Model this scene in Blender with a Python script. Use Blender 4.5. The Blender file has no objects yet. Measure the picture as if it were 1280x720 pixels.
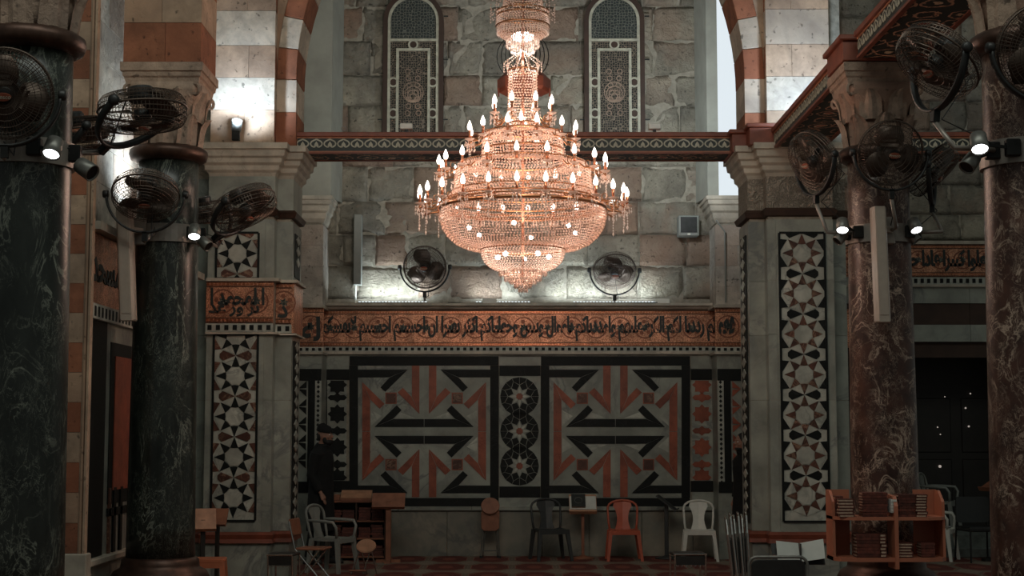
import bpy, bmesh, math, random
from mathutils import Vector, Matrix, Euler
random.seed(7)
PI = math.pi
scene = bpy.context.scene
col = scene.collection

# ------------------------------------------------------------------ camera
F = 1920.0
PITCH = math.atan(180 / F)
CH = 1.70
cd = bpy.data.cameras.new('camera'); cam = bpy.data.objects.new('camera', cd); col.objects.link(cam)
cd.sensor_width = 36; cd.lens = 36 * F / 1280; cd.clip_start = .05; cd.clip_end = 200
cam.location = (0, 0, CH); cam.rotation_euler = (PI / 2 + PITCH, 0, 0)
scene.camera = cam
# ------------------------------------------------------------------ world, exposure
w = bpy.data.worlds.new('world'); scene.world = w; w.use_nodes = True
w.node_tree.nodes['Background'].inputs[0].default_value = (.74, .80, .74, 1)
w.node_tree.nodes['Background'].inputs[1].default_value = .125
vs = scene.view_settings
vs.view_transform = 'Standard'; vs.look = 'None'; vs.gamma = 1; vs.exposure = 0.0; vs.use_curve_mapping = False
scene.cycles.use_denoising = True
scene.cycles.max_bounces = 6; scene.cycles.sample_clamp_indirect = 4
try: scene.cycles.use_light_tree = True
except Exception: pass

def area(name, loc, target, size, sy, power, colr, spread=PI):
    l = bpy.data.lights.new(name, 'AREA'); l.shape = 'RECTANGLE'; l.size = size; l.size_y = sy
    l.energy = power; l.color = colr; l.spread = spread
    o = bpy.data.objects.new(name, l); col.objects.link(o); o.location = loc
    o.rotation_euler = (Vector(target) - Vector(loc)).to_track_quat('-Z', 'Y').to_euler(); return o
def spot(name, loc, target, power, colr, ang=70, blend=.8, rad=.05):
    l = bpy.data.lights.new(name, 'SPOT'); l.energy = power; l.color = colr
    l.spot_size = math.radians(ang); l.spot_blend = blend; l.shadow_soft_size = rad
    o = bpy.data.objects.new(name, l); col.objects.link(o); o.location = loc
    o.rotation_euler = (Vector(target) - Vector(loc)).to_track_quat('-Z', 'Y').to_euler(); return o
def pointl(name, loc, power, colr, rad=.1):
    l = bpy.data.lights.new(name, 'POINT'); l.energy = power; l.color = colr; l.shadow_soft_size = rad
    o = bpy.data.objects.new(name, l); col.objects.link(o); o.location = loc; return o

WARM = (1, .67, .52); COOL = (.80, .93, 1)
AX = 0.10                                   # axis of the nave
# unseen fill light added high over the nave for ambient brightness
area('overhead_fill_light', (AX, 6, 9.5), (AX, 17, 3.0), 9, 3, 280, (.90, .95, .86))
# floodlights standing on the tie beam, aimed at the stone wall
spot('beam_flood_left', (-1.25, 18.3, 5.35), (-1.6, 21.5, 6.0), 75, (.95, .92, .85), 120, 1, .15)
spot('beam_flood_right', (1.75, 18.3, 5.35), (1.6, 21.5, 6.2), 300, (.86, .95, 1), 125, 1, .15)
# lamps on the pier cornices washing the striped blocks
spot('cornice_lamp_left', (-3.14, 17.30, 5.24), (-3.1, 17.72, 5.75), 70, (.62, .80, 1), 150, 1, .05)
spot('cornice_lamp_right', (3.40, 16.9, 5.2), (3.32, 17.72, 6.1), 200, (.62, .80, 1), 150, 1, .12)
# ledge bars under the stone wall
for i, (x0, x1, p) in enumerate(((-2.13, -1.2, 5), (-.55, .12, 2.6), (.5, 1.95, 6))):
    area('ledge_bar_light_%d' % i, ((x0 + x1) / 2, 21.345, 3.57), ((x0 + x1) / 2, 21.52, 4.0), x1 - x0, .05, p * 1.7, COOL)
# lamp behind the second column washing the left wall
spot('left_wall_lamp', (-3.30, 14.2, 3.72), (-3.62, 14.0, 4.7), 130, COOL, 120, 1, .04)
# chandelier
pointl('chandelier_glow_bowl', (AX, 14, 3.60), 25, WARM, .18)
pointl('chandelier_glow_low', (AX, 14, 3.28), 8, (1, .75, .6), .1)
pointl('chandelier_glow_mid', (AX, 14, 4.02), 25, WARM, .22)
pointl('chandelier_glow_top', (AX, 14, 4.62), 9, WARM, .07)
pointl('chandelier_glow_crown', (AX, 14, 5.14), 9, (1, .85, .75), .06)
for i in range(8):
    a = i * PI / 4
    pointl('chandelier_candles_%d' % i, (AX + 1.12 * math.cos(a), 14 + 1.12 * math.sin(a), 4.05), 6.2, (1, .66, .5), .08)

# ------------------------------------------------------------------ picture frame -> world
sp_, cp_ = math.sin(PITCH), math.cos(PITCH)
def U(u, v, Y):
    yc = (360 - v) / F; t = Y / (cp_ - yc * sp_)
    return Vector((t * (u - 640) / F, Y, CH + t * (sp_ + yc * cp_)))
def ZV(v, Y): return U(640, v, Y).z
def XU(u, Y, v=400): return U(u, v, Y).x

# ------------------------------------------------------------------ materials
MATS = {}
def nt(name):
    m = bpy.data.materials.new(name); m.use_nodes = True; t = m.node_tree
    b = t.nodes['Principled BSDF']; return m, t, b
def N(t, typ, **k):
    n = t.nodes.new(typ)
    for a, v in k.items():
        if a in n.bl_rna.properties.keys(): setattr(n, a, v)
        else: n.inputs[a.replace('_', ' ')].default_value = v
    return n
def rgb(c): return (c[0], c[1], c[2], 1)
def ramp(t, fac, stops, interp='LINEAR'):
    r = t.nodes.new('ShaderNodeValToRGB'); r.color_ramp.interpolation = interp
    e = r.color_ramp.elements
    while len(e) < len(stops): e.new(.5)
    for i, (p, c) in enumerate(stops): e[i].position = p; e[i].color = rgb(c)
    t.links.new(fac, r.inputs[0]); return r.outputs[0]
def mixc(t, fac, a, b, mode='MIX'):
    n = t.nodes.new('ShaderNodeMix'); n.data_type = 'RGBA'; n.blend_type = mode
    for s, v in ((n.inputs[0], fac), (n.inputs[6], a), (n.inputs[7], b)):
        if hasattr(v, 'links') or isinstance(v, bpy.types.NodeSocket): t.links.new(v, s)
        else: s.default_value = v if not isinstance(v, tuple) else rgb(v)
    return n.outputs[2]
def math_(t, op, a, b=0.0, c=0.0):
    n = t.nodes.new('ShaderNodeMath'); n.operation = op
    for i, v in enumerate((a, b, c)):
        if isinstance(v, bpy.types.NodeSocket): t.links.new(v, n.inputs[i])
        else: n.inputs[i].default_value = v
    return n.outputs[0]
def pos(t, scale=(1, 1, 1)):
    g = t.nodes.new('ShaderNodeNewGeometry'); m = t.nodes.new('ShaderNodeMapping'); m.inputs['Scale'].default_value = scale
    t.links.new(g.outputs['Position'], m.inputs[0]); return m.outputs[0]
def noise(t, vec, scale, detail=4, dist=0.0, rough=.55):
    n = t.nodes.new('ShaderNodeTexNoise'); n.inputs['Scale'].default_value = scale; n.inputs['Detail'].default_value = detail
    n.inputs['Distortion'].default_value = dist; n.inputs['Roughness'].default_value = rough
    t.links.new(vec, n.inputs['Vector']); return n.outputs['Fac']
def bump(t, b, h, strength=.4, dist=.02):
    n = t.nodes.new('ShaderNodeBump'); n.inputs['Strength'].default_value = strength; n.inputs['Distance'].default_value = dist
    t.links.new(h, n.inputs['Height']); t.links.new(n.outputs[0], b.inputs['Normal'])
def plain(name, c, rough=.5, metal=0.0, var=.25, scale=14, bmp=0.0, spec=.5, rand=0.0):
    m, t, b = nt(name); p = pos(t)
    f = noise(t, p, scale)
    lo = tuple(x * (1 - var) for x in c); hi = tuple(min(1, x * (1 + var)) for x in c)
    cc = ramp(t, f, [(.3, lo), (.7, hi)])
    if rand:
        oi = t.nodes.new('ShaderNodeObjectInfo')
        k = ramp(t, oi.outputs['Random'], [(0, (1 - rand,) * 3), (1, (1 + rand,) * 3)])
        cc = mixc(t, 1.0, cc, k, 'MULTIPLY')
    t.links.new(cc, b.inputs['Base Color'])
    b.inputs['Roughness'].default_value = rough; b.inputs['Metallic'].default_value = metal
    b.inputs['Specular IOR Level'].default_value = spec
    if bmp: bump(t, b, noise(t, p, scale * 3), bmp)
    MATS[name] = m; return m
def marble(name, base, vein, scale=2.5, width=.03, rough=.32, blotch=None, stretch=(1, 1, 1), amount=1.0, rand=0.0, bands=1):
    m, t, b = nt(name); p = pos(t, stretch)
    f = noise(t, p, scale, 7, 1.2, .6)
    d = math_(t, 'ABSOLUTE', math_(t, 'SUBTRACT', f, .5))
    v = ramp(t, d, [(0, (1, 1, 1)), (width, (0, 0, 0))])
    mod = ramp(t, noise(t, p, scale * .8, 2), [(.42, (0, 0, 0)), (.62, (1, 1, 1))])
    v = mixc(t, 1.0, v, mod, 'MULTIPLY')
    if bands > 2: # finer crackle inside the blotches
        f3 = noise(t, p, scale * 5.5, 6, 1.2, .7); d3 = math_(t, 'ABSOLUTE', math_(t, 'SUBTRACT', f3, .52))
        v3 = mixc(t, 1.0, ramp(t, d3, [(0, (.55, .55, .55)), (width * .8, (0, 0, 0))]), ramp(t, noise(t, p, scale * .9, 3), [(.46, (0, 0, 0)), (.6, (1, 1, 1))]), 'MULTIPLY'); v = mixc(t, 1.0, v, v3, 'ADD')
    if bands > 1:
        f2 = noise(t, p, scale * 2.6, 8, 2.0, .65)
        d2 = math_(t, 'ABSOLUTE', math_(t, 'SUBTRACT', f2, .48))
        v2 = ramp(t, d2, [(0, (.8, .8, .8)), (width * .9, (0, 0, 0))])
        v2 = mixc(t, 1.0, v2, ramp(t, noise(t, p, scale * 1.7, 3), [(.45, (0, 0, 0)), (.6, (1, 1, 1))]), 'MULTIPLY')
        v = mixc(t, 1.0, v, v2, 'ADD')
    bl = noise(t, p, scale * 1.5, 5)
    lo = tuple(x * .72 for x in base); hi = blotch or tuple(min(1, x * 1.25) for x in base)
    bc = ramp(t, bl, [(.35, lo), (.68, hi)])
    if amount != 1.0: v = math_(t, 'MULTIPLY', v, amount)
    cc = mixc(t, v, bc, vein)
    if rand:
        oi = t.nodes.new('ShaderNodeObjectInfo')
        k = ramp(t, oi.outputs['Random'], [(0, (1 - rand,) * 3), (1, (1 + rand,) * 3)])
        cc = mixc(t, 1.0, cc, k, 'MULTIPLY')
    t.links.new(cc, b.inputs['Base Color']); b.inputs['Roughness'].default_value = rough
    MATS[name] = m; return m

marble('grey_marble', (.30, .315, .27), (.17, .18, .17), 1.6, .05, .38, rand=.08)
marble('slab_marble', (.22, .225, .19), (.12, .12, .11), 1.3, .06, .4, blotch=(.30, .27, .21), rand=.1)
marble('white_inlay', (.44, .45, .39), (.25, .26, .23), 3, .04, .4, rand=.14)
marble('black_inlay', (.006, .0075, .007), (.022, .025, .023), 4, .012, .55, rand=.1)
MATS['black_inlay'].node_tree.nodes['Principled BSDF'].inputs['Specular IOR Level'].default_value = .25
marble('red_inlay', (.30, .078, .040), (.20, .04, .02), 4, .03, .45, rand=.15)
marble('brown_inlay', (.085, .030, .018), (.28, .17, .11), 7, .05, .45, rand=.3)
marble('green_column_marble', (.012, .0155, .013), (.25, .27, .22), 3.6, .018, .3, blotch=(.026, .031, .026), stretch=(1, 1, .5), amount=.8, bands=3)
marble('red_column_marble', (.040, .015, .010), (.44, .33, .25), 4.6, .030, .36, blotch=(.085, .034, .022), stretch=(1, 1, .75), amount=1.0, bands=3)
marble('cornice_marble', (.47, .42, .34), (.38, .33, .27), 2.5, .03, .5)

def stone(name, base, rose, rand=.22, scale=5, bmp=.8, rosef=.8):
    m, t, b = nt(name); p = pos(t)
    oi = t.nodes.new('ShaderNodeObjectInfo'); r = oi.outputs['Random']
    n1 = noise(t, p, scale, 8, .3, .65)
    lo = tuple(x * .66 for x in base); hi = tuple(min(1, x * 1.22) for x in base)
    c = ramp(t, n1, [(.3, lo), (.7, hi)])
    k = ramp(t, r, [(0, (1 - rand,) * 3), (1, (1 + rand * .6,) * 3)])
    c = mixc(t, 1.0, c, k, 'MULTIPLY')
    r2 = math_(t, 'FRACT', math_(t, 'MULTIPLY', r, 17.3))
    rf = ramp(t, r2, [(rosef, (0, 0, 0)), (min(.999, rosef + .08), (1, 1, 1))])
    c = mixc(t, math_(t, 'MULTIPLY', rf, .55), c, mixc(t, n1, rose, tuple(x * .8 for x in rose)))
    big = noise(t, p, 1.1, 4, .6); c = mixc(t, 1.0, c, ramp(t, big, [(.3, (.68, .68, .70)), (.7, (1.22, 1.20, 1.16))]), 'MULTIPLY')
    c = mixc(t, math_(t, 'MULTIPLY', ramp(t, noise(t, p, .8, 5, .8), [(.52, (0, 0, 0)), (.66, (1, 1, 1))]), .38 if bmp > .4 else 0.0), c, rose)
    pit = ramp(t, noise(t, p, 16, 3, 0, .5), [(.29, (.40, .40, .40)), (.37, (1, 1, 1))])
    c = mixc(t, 1.0, c, pit, 'MULTIPLY')
    t.links.new(c, b.inputs['Base Color']); b.inputs['Roughness'].default_value = .9
    bump(t, b, noise(t, p, scale * 2.0, 9, .5, .7), bmp, .10 if bmp > .7 else .05)
    MATS[name] = m
stone('wall_stone', (.40, .365, .29), (.36, .20, .13), bmp=1.0, rosef=.72)
stone('side_wall_stone', (.50, .46, .40), (.45, .33, .25), bmp=.5, rand=.12)
stone('cream_block', (.60, .52, .42), (.55, .42, .32), bmp=.18, rand=.10)
stone('tan_block', (.47, .33, .23), (.42, .25, .16), bmp=.2, rand=.16)
stone('red_block', (.36, .14, .075), (.30, .10, .05), bmp=.25, rand=.2)
stone('capital_stone', (.40, .29, .22), (.36, .2, .14), scale=9, bmp=.5, rand=.08)
plain('mortar', (.30, .27, .215), .95, bmp=.4)
plain('plaster', (.34, .34, .29), .85, scale=3, var=.14)
plain('red_wood', (.19, .050, .026), .5, scale=6, var=.3)
plain('orange_paint', (.40, .17, .085), .55)
plain('cream_paint', (.42, .40, .31), .55)
plain('black_paint', (.014, .020, .018), .5)
plain('dark_metal', (.022, .022, .021), .42, .6)
plain('black_plastic', (.015, .015, .014), .45)
plain('fan_cage', (.10, .072, .056), .42, .6, var=.1)
plain('grey_metal', (.20, .20, .18), .42, .5)
plain('chrome', (.55, .55, .52), .22, 1, var=.1)
plain('clamp_metal', (.27, .24, .21), .4, .35, var=.15)
plain('white_plastic', (.72, .71, .64), .5, var=.06)
plain('speaker_white', (.40, .33, .27), .55, var=.06)
plain('grey_plastic', (.24, .25, .225), .5, var=.06)
plain('darkgrey_plastic', (.032, .035, .034), .5, var=.08)
plain('red_plastic', (.46, .095, .045), .45, var=.06)
plain('orange_plastic', (.42, .13, .06), .5, var=.06)
plain('wood', (.26, .105, .058), .5, scale=9)
plain('light_wood', (.42, .22, .13), .5, scale=9)
plain('bookcase_wood', (.42, .145, .080), .5, scale=4, var=.12)
plain('page_edge', (.47, .33, .24), .8, scale=60, var=.2)
plain('book_leather', (.105, .028, .018), .5, scale=30, var=.4, rand=.35)
plain('book_dark', (.020, .022, .020), .5)
plain('paper', (.62, .63, .58), .8, var=.05)
plain('brass', (.40, .20, .10), .32, .9, var=.2)
plain('copper', (.50, .20, .11), .28, .95, var=.25)
plain('bronze', (.075, .040, .028), .42, .6, var=.3)
plain('vine_brown', (.24, .085, .048), .5, .4)
plain('skin', (.30, .155, .105), .6, var=.08)
plain('black_cloth', (.006, .0065, .0065), .9, var=.3)
plain('grey_cloth', (.04, .04, .038), .9)
plain('hair', (.012, .010, .009), .7)
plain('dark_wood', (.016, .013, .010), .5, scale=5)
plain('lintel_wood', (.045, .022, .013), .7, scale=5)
plain('step_stone', (.17, .19, .17), .7)
plain('carpet_edge', (.07, .02, .014), .95)

def glow(name, c, s):
    m, t, b = nt(name); t.nodes.remove(b)
    e = t.nodes.new('ShaderNodeEmission'); e.inputs[0].default_value = rgb(c); e.inputs[1].default_value = s
    t.links.new(e.outputs[0], t.nodes['Material Output'].inputs[0]); MATS[name] = m
glow('bulb_light', (1, .86, .74), 5.0)
glow('spot_light', (.95, .98, 1), 9.0)
glow('daylight_pane', (.80, .88, .93), .95)
glow('inner_bulb', (1, .88, .8), 9.0)
glow('led_bar', (.85, .95, 1), 1.6)
glow('reflection_bead', (1, .85, .75), .38)  # emission for the imitated bulb reflections in the doorway

def crystal(name, c, tr=.5):
    m, t, b = nt(name)
    b.inputs['Base Color'].default_value = rgb(c); b.inputs['Roughness'].default_value = .16
    b.inputs['Specular IOR Level'].default_value = .9; b.inputs['Coat Weight'].default_value = .4
    tl = t.nodes.new('ShaderNodeBsdfTranslucent'); tl.inputs[0].default_value = rgb(c)
    mx = t.nodes.new('ShaderNodeMixShader'); mx.inputs[0].default_value = tr
    t.links.new(b.outputs[0], mx.inputs[1]); t.links.new(tl.outputs[0], mx.inputs[2])
    t.links.new(mx.outputs[0], t.nodes['Material Output'].inputs[0]); MATS[name] = m
crystal('peach_crystal', (.88, .72, .63)); crystal('clear_crystal', (.92, .82, .76), .45)

def gold_band():
    m, t, b = nt('gold_mosaic'); p = pos(t)
    vo = t.nodes.new('ShaderNodeTexVoronoi'); vo.inputs['Scale'].default_value = 70; t.links.new(p, vo.inputs['Vector'])
    c = ramp(t, vo.outputs['Distance'], [(.2, (.98, .52, .33)), (.75, (.46, .19, .11))])
    f = ramp(t, noise(t, p, 6, 4), [(.35, (.6, .6, .6)), (.65, (1.1, 1.1, 1.1))])
    c = mixc(t, 1.0, c, f, 'MULTIPLY'); t.links.new(c, b.inputs['Base Color'])
    b.inputs['Metallic'].default_value = .78; b.inputs['Roughness'].default_value = .40
    sn = N(t, 'ShaderNodeTexWhiteNoise'); t.links.new(vo.outputs['Position'], sn.inputs['Vector'])
    bump(t, b, sn.outputs['Value'], .6, .01); MATS['gold_mosaic'] = m
gold_band()
def soffit():
    m, t, b = nt('painted_soffit'); p = pos(t, (1, 1.0, 1))
    sx = t.nodes.new('ShaderNodeSeparateXYZ'); t.links.new(p, sx.inputs[0])
    n = noise(t, p, 3, 3); 
    vo = t.nodes.new('ShaderNodeTexVoronoi'); vo.inputs['Scale'].default_value = 3.4; vo.inputs['Randomness'].default_value = .25
    t.links.new(p, vo.inputs['Vector'])
    d = math_(t, 'ADD', vo.outputs['Distance'], math_(t, 'MULTIPLY', noise(t, p, 14, 3), .35))
    c = ramp(t, d, [(0, (.42, .085, .045)), (.36, (.42, .085, .045)), (.38, (.62, .45, .30)), (.42, (.62, .45, .30)), (.44, (.022, .022, .018)),
                    (.58, (.022, .022, .018)), (.60, (.52, .28, .17)), (.65, (.52, .28, .17)), (.66, (.022, .022, .018))], 'CONSTANT')
    t.links.new(c, b.inputs['Base Color']); b.inputs['Roughness'].default_value = .6; MATS['painted_soffit'] = m
soffit()
def carpet():
    m, t, b = nt('carpet'); p = pos(t); s = t.nodes.new('ShaderNodeSeparateXYZ'); t.links.new(p, s.inputs[0])
    x = math_(t, 'DIVIDE', math_(t, 'ADD', s.outputs[0], 20.16), .56); y = math_(t, 'DIVIDE', math_(t, 'ADD', s.outputs[1], .45), 1.22)
    fx = math_(t, 'ABSOLUTE', math_(t, 'SUBTRACT', math_(t, 'FRACT', x), .5)); fy = math_(t, 'ABSOLUTE', math_(t, 'SUBTRACT', math_(t, 'FRACT', y), .5))
    d = math_(t, 'MAXIMUM', math_(t, 'MAXIMUM', math_(t, 'MULTIPLY', fx, 1.0), math_(t, 'MULTIPLY', fy, 1.03)), math_(t, 'MULTIPLY', math_(t, 'ADD', fx, fy), .70))
    d = math_(t, 'ADD', d, math_(t, 'MULTIPLY', math_(t, 'SINE', math_(t, 'MULTIPLY', math_(t, 'ARCTAN2', fy, fx), 12)), .008))
    c = ramp(t, d, [(0, (.22, .060, .035)), (.16, (.13, .028, .018)), (.40, (.22, .045, .028)), (.415, (.27, .16, .11)), (.43, (.17, .125, .09)), (.5, (.24, .195, .145))], 'CONSTANT')
    f = ramp(t, noise(t, p, 40, 3), [(.3, (.7, .7, .7)), (.7, (1.2, 1.2, 1.2))])
    c = mixc(t, 1.0, c, f, 'MULTIPLY'); t.links.new(c, b.inputs['Base Color']); b.inputs['Roughness'].default_value = .97
    bump(t, b, noise(t, p, 120, 2), .4, .01); MATS['carpet'] = m
carpet()
def lattice(name, sc, c0, c1):
    m, t, b = nt(name); p = pos(t)
    vo = t.nodes.new('ShaderNodeTexVoronoi'); vo.inputs['Scale'].default_value = sc; vo.feature = 'DISTANCE_TO_EDGE'; vo.inputs['Randomness'].default_value = .55
    t.links.new(p, vo.inputs['Vector'])
    c = ramp(t, vo.outputs['Distance'], [(.05, c1), (.16, c0)])
    t.links.new(c, b.inputs['Base Color']); b.inputs['Roughness'].default_value = .8
    bump(t, b, ramp(t, vo.outputs['Distance'], [(.05, (1, 1, 1)), (.16, (0, 0, 0))]), .8, .02); MATS[name] = m
lattice('fine_lattice', 24, (.03, .038, .034), (.17, .17, .14))
lattice('scroll_lattice', 30, (.022, .022, .018), (.24, .19, .14))
def carved():
    m, t, b = nt('carved_marble'); p = pos(t, (1, 1, 1))
    w1 = noise(t, p, 9, 2, 2.5); w2 = math_(t, 'ABSOLUTE', math_(t, 'SUBTRACT', w1, .5))
    c = ramp(t, w2, [(0, (.20, .17, .13)), (.05, (.36, .31, .25))]); t.links.new(c, b.inputs['Base Color'])
    b.inputs['Roughness'].default_value = .7; bump(t, b, w2, 1.0, .12); MATS['carved_marble'] = m
carved()

# ------------------------------------------------------------------ mesh builder
class MB:
    def __init__(s): s.v = []; s.f = []
    def add(s, vs, fs):
        k = len(s.v); s.v += [tuple(x) for x in vs]; s.f += [tuple(i + k for i in f) for f in fs]; return s
    def box(s, x0, x1, y0, y1, z0, z1):
        if x0 > x1: x0, x1 = x1, x0
        if y0 > y1: y0, y1 = y1, y0
        if z0 > z1: z0, z1 = z1, z0
        return s.add([(x0, y0, z0), (x1, y0, z0), (x1, y1, z0), (x0, y1, z0), (x0, y0, z1), (x1, y0, z1), (x1, y1, z1), (x0, y1, z1)],
              [(0, 3, 2, 1), (4, 5, 6, 7), (0, 1, 5, 4), (1, 2, 6, 5), (2, 3, 7, 6), (3, 0, 4, 7)])
    def bar(s, p, q, wx, wz):
        """box beam between two points"""
        p = Vector(p); q = Vector(q); d = (q - p).normalized(); u = d.cross(Vector((0, 1, 0)))
        if u.length < .1: u = d.cross(Vector((1, 0, 0)))
        u.normalize(); n = d.cross(u); u *= wx / 2; n *= wz / 2
        return s.add([p - u - n, p + u - n, p + u + n, p - u + n, q - u - n, q + u - n, q + u + n, q - u + n],
              [(0, 3, 2, 1), (4, 5, 6, 7), (0, 1, 5, 4), (1, 2, 6, 5), (2, 3, 7, 6), (3, 0, 4, 7)])
    def prism(s, poly, y0, y1):
        """poly in (x,z), y0 front (near), y1 back"""
        a = sum(poly[i][0] * poly[(i + 1) % len(poly)][1] - poly[(i + 1) % len(poly)][0] * poly[i][1] for i in range(len(poly)))
        if a < 0: poly = poly[::-1]
        n = len(poly); vs = [(x, y0, z) for x, z in poly] + [(x, y1, z) for x, z in poly]
        fs = [tuple(range(n)), tuple(range(2 * n - 1, n - 1, -1))] + [(i, i + n, (i + 1) % n + n, (i + 1) % n) for i in range(n)]
        return s.add(vs, fs)
    def loft(s, rings, cap=True, closed=False):
        n = len(rings[0]); vs = [p for r in rings for p in r]; fs = []
        m = len(rings)
        for j in range(m if closed else m - 1):
            k = (j + 1) % m
            for i in range(n):
                fs.append((j * n + i, j * n + (i + 1) % n, k * n + (i + 1) % n, k * n + i))
        if cap and not closed: fs += [tuple(range(n - 1, -1, -1)), tuple(range((m - 1) * n, m * n))]
        return s.add(vs, fs)
    def lathe(s, prof, n=24, c=(0, 0, 0), cap=True):
        return s.loft([[(c[0] + r * math.cos(2 * PI * i / n), c[1] + r * math.sin(2 * PI * i / n), c[2] + z) for i in range(n)] for r, z in prof], cap)
    def tube(s, pts, r, n=8, closed=False):
        pts = [Vector(p) for p in pts]; rings = []; up = None; m = len(pts)
        for i, p in enumerate(pts):
            a = pts[(i - 1) % m] if (closed or i > 0) else p; b = pts[(i + 1) % m] if (closed or i < m - 1) else p
            d = (b - a).normalized()
            if up is None: up = d.orthogonal().normalized()
            up = (up - d * up.dot(d)); up = up.normalized() if up.length > 1e-6 else d.orthogonal().normalized()
            w_ = d.cross(up); rr = r[i] if isinstance(r, (list, tuple)) else r
            rings.append([p + up * (rr * math.cos(2 * PI * k / n)) + w_ * (rr * math.sin(2 * PI * k / n)) for k in range(n)])
        return s.loft(rings, True, closed)
    def torus(s, R, r, c=(0, 0, 0), axis='z', n=32, k=6, arc=2 * PI, a0=0):
        pts = []
        cl = abs(arc - 2 * PI) < 1e-6
        for i in range(n if cl else n + 1):
            a = a0 + arc * i / n; x, y = R * math.cos(a), R * math.sin(a)
            pts.append({'z': (c[0] + x, c[1] + y, c[2]), 'y': (c[0] + x, c[1], c[2] + y), 'x': (c[0], c[1] + x, c[2] + y)}[axis])
        return s.tube(pts, r, k, cl)
    def octa(s, c, rx, rz=None):
        rz = rz or rx; x, y, z = c
        return s.add([(x + rx, y, z), (x, y + rx, z), (x - rx, y, z), (x, y - rx, z), (x, y, z + rz), (x, y, z - rz)],
              [(0, 1, 4), (1, 2, 4), (2, 3, 4), (3, 0, 4), (1, 0, 5), (2, 1, 5), (3, 2, 5), (0, 3, 5)])
    def ball(s, c, r, sx=1, sy=1, sz=1, n=12, m=8):
        rings = [[(c[0] + r * sx * math.sin(PI * j / m) * math.cos(2 * PI * i / n), c[1] + r * sy * math.sin(PI * j / m) * math.sin(2 * PI * i / n), c[2] - r * sz * math.cos(PI * j / m)) for i in range(n)] for j in range(1, m)]
        return s.loft(rings)
    def xf(s, M, start=0):
        for i in range(start, len(s.v)): s.v[i] = tuple(M @ Vector(s.v[i]))
        return s
    def mesh(s, name, mat, smooth=False, bevel=0):
        me = bpy.data.meshes.new(name); me.from_pydata(s.v, [], s.f); me.validate()
        bm = bmesh.new(); bm.from_mesh(me)
        if bevel:
            bmesh.ops.bevel(bm, geom=bm.edges[:] , offset=bevel, segments=1, affect='EDGES', clamp_overlap=True)
        bmesh.ops.recalc_face_normals(bm, faces=bm.faces)
        bm.to_mesh(me); bm.free()
        if mat: me.materials.append(MATS[mat])
        if smooth: me.shade_smooth()
        return me
    def build(s, name, mat, parent=None, smooth=False, bevel=0, world=True):
        me = s.mesh(name, mat, smooth, bevel)
        o = bpy.data.objects.new(name, me); col.objects.link(o)
        if parent is not None:
            o.parent = parent
            if world:
                off = wloc(parent)
                if off.length > 1e-9: me.transform(Matrix.Translation(-off))
        return o
def wloc(o):
    l = Vector((0, 0, 0))
    while o is not None: l = l + o.location; o = o.parent
    return l
def tag(o, label=None, cat=None, group=None, kind=None):
    if label: o['label'] = label
    if cat: o['category'] = cat
    if group: o['group'] = group
    if kind: o['kind'] = kind
    return o
def empty(name, loc, label, cat, group=None, rz=0):
    o = bpy.data.objects.new(name, None); col.objects.link(o); o.location = loc; o.rotation_euler = (0, 0, rz); o.empty_display_size = .1
    return tag(o, label, cat, group)
def inst(name, me, parent, loc=(0, 0, 0), rot=(0, 0, 0), scale=(1, 1, 1), world=True):
    o = bpy.data.objects.new(name, me); col.objects.link(o); o.parent = parent
    o.location = Vector(loc) - (wloc(parent) if (world and parent) else Vector((0, 0, 0))); o.rotation_euler = rot; o.scale = scale; return o
def copy_tree(o, parent=None):
    c = o.copy(); col.objects.link(c)
    if parent is not None: c.parent = parent
    for ch in list(o.children): copy_tree(ch, c)
    return c
def struct(o): o['kind'] = 'structure'; return o
CACHE = {}
def pc(name, poly, mat, parent, y, loc=(0, 0), rot=0, t=.012, key=None):
    """one inlay piece: poly in (x,z) about loc, front at y - t"""
    k = (key, mat) if key else None
    if k and k in CACHE: me = CACHE[k]
    else:
        cx = sum(p[0] for p in poly) / len(poly); cz = sum(p[1] for p in poly) / len(poly)
        q = []
        for x, z in poly:
            L = math.hypot(x - cx, z - cz) or 1; s = max(.5, (L - .0035) / L); q.append((cx + (x - cx) * s, cz + (z - cz) * s))
        me = MB().prism(q, -t, 0).mesh(name, mat)
        if k: CACHE[k] = me
    return inst(name, me, parent, (loc[0], y, loc[1]), (0, -rot, 0))
def rect(x0, x1, z0, z1): return [(x0, z0), (x1, z0), (x1, z1), (x0, z1)]

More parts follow.
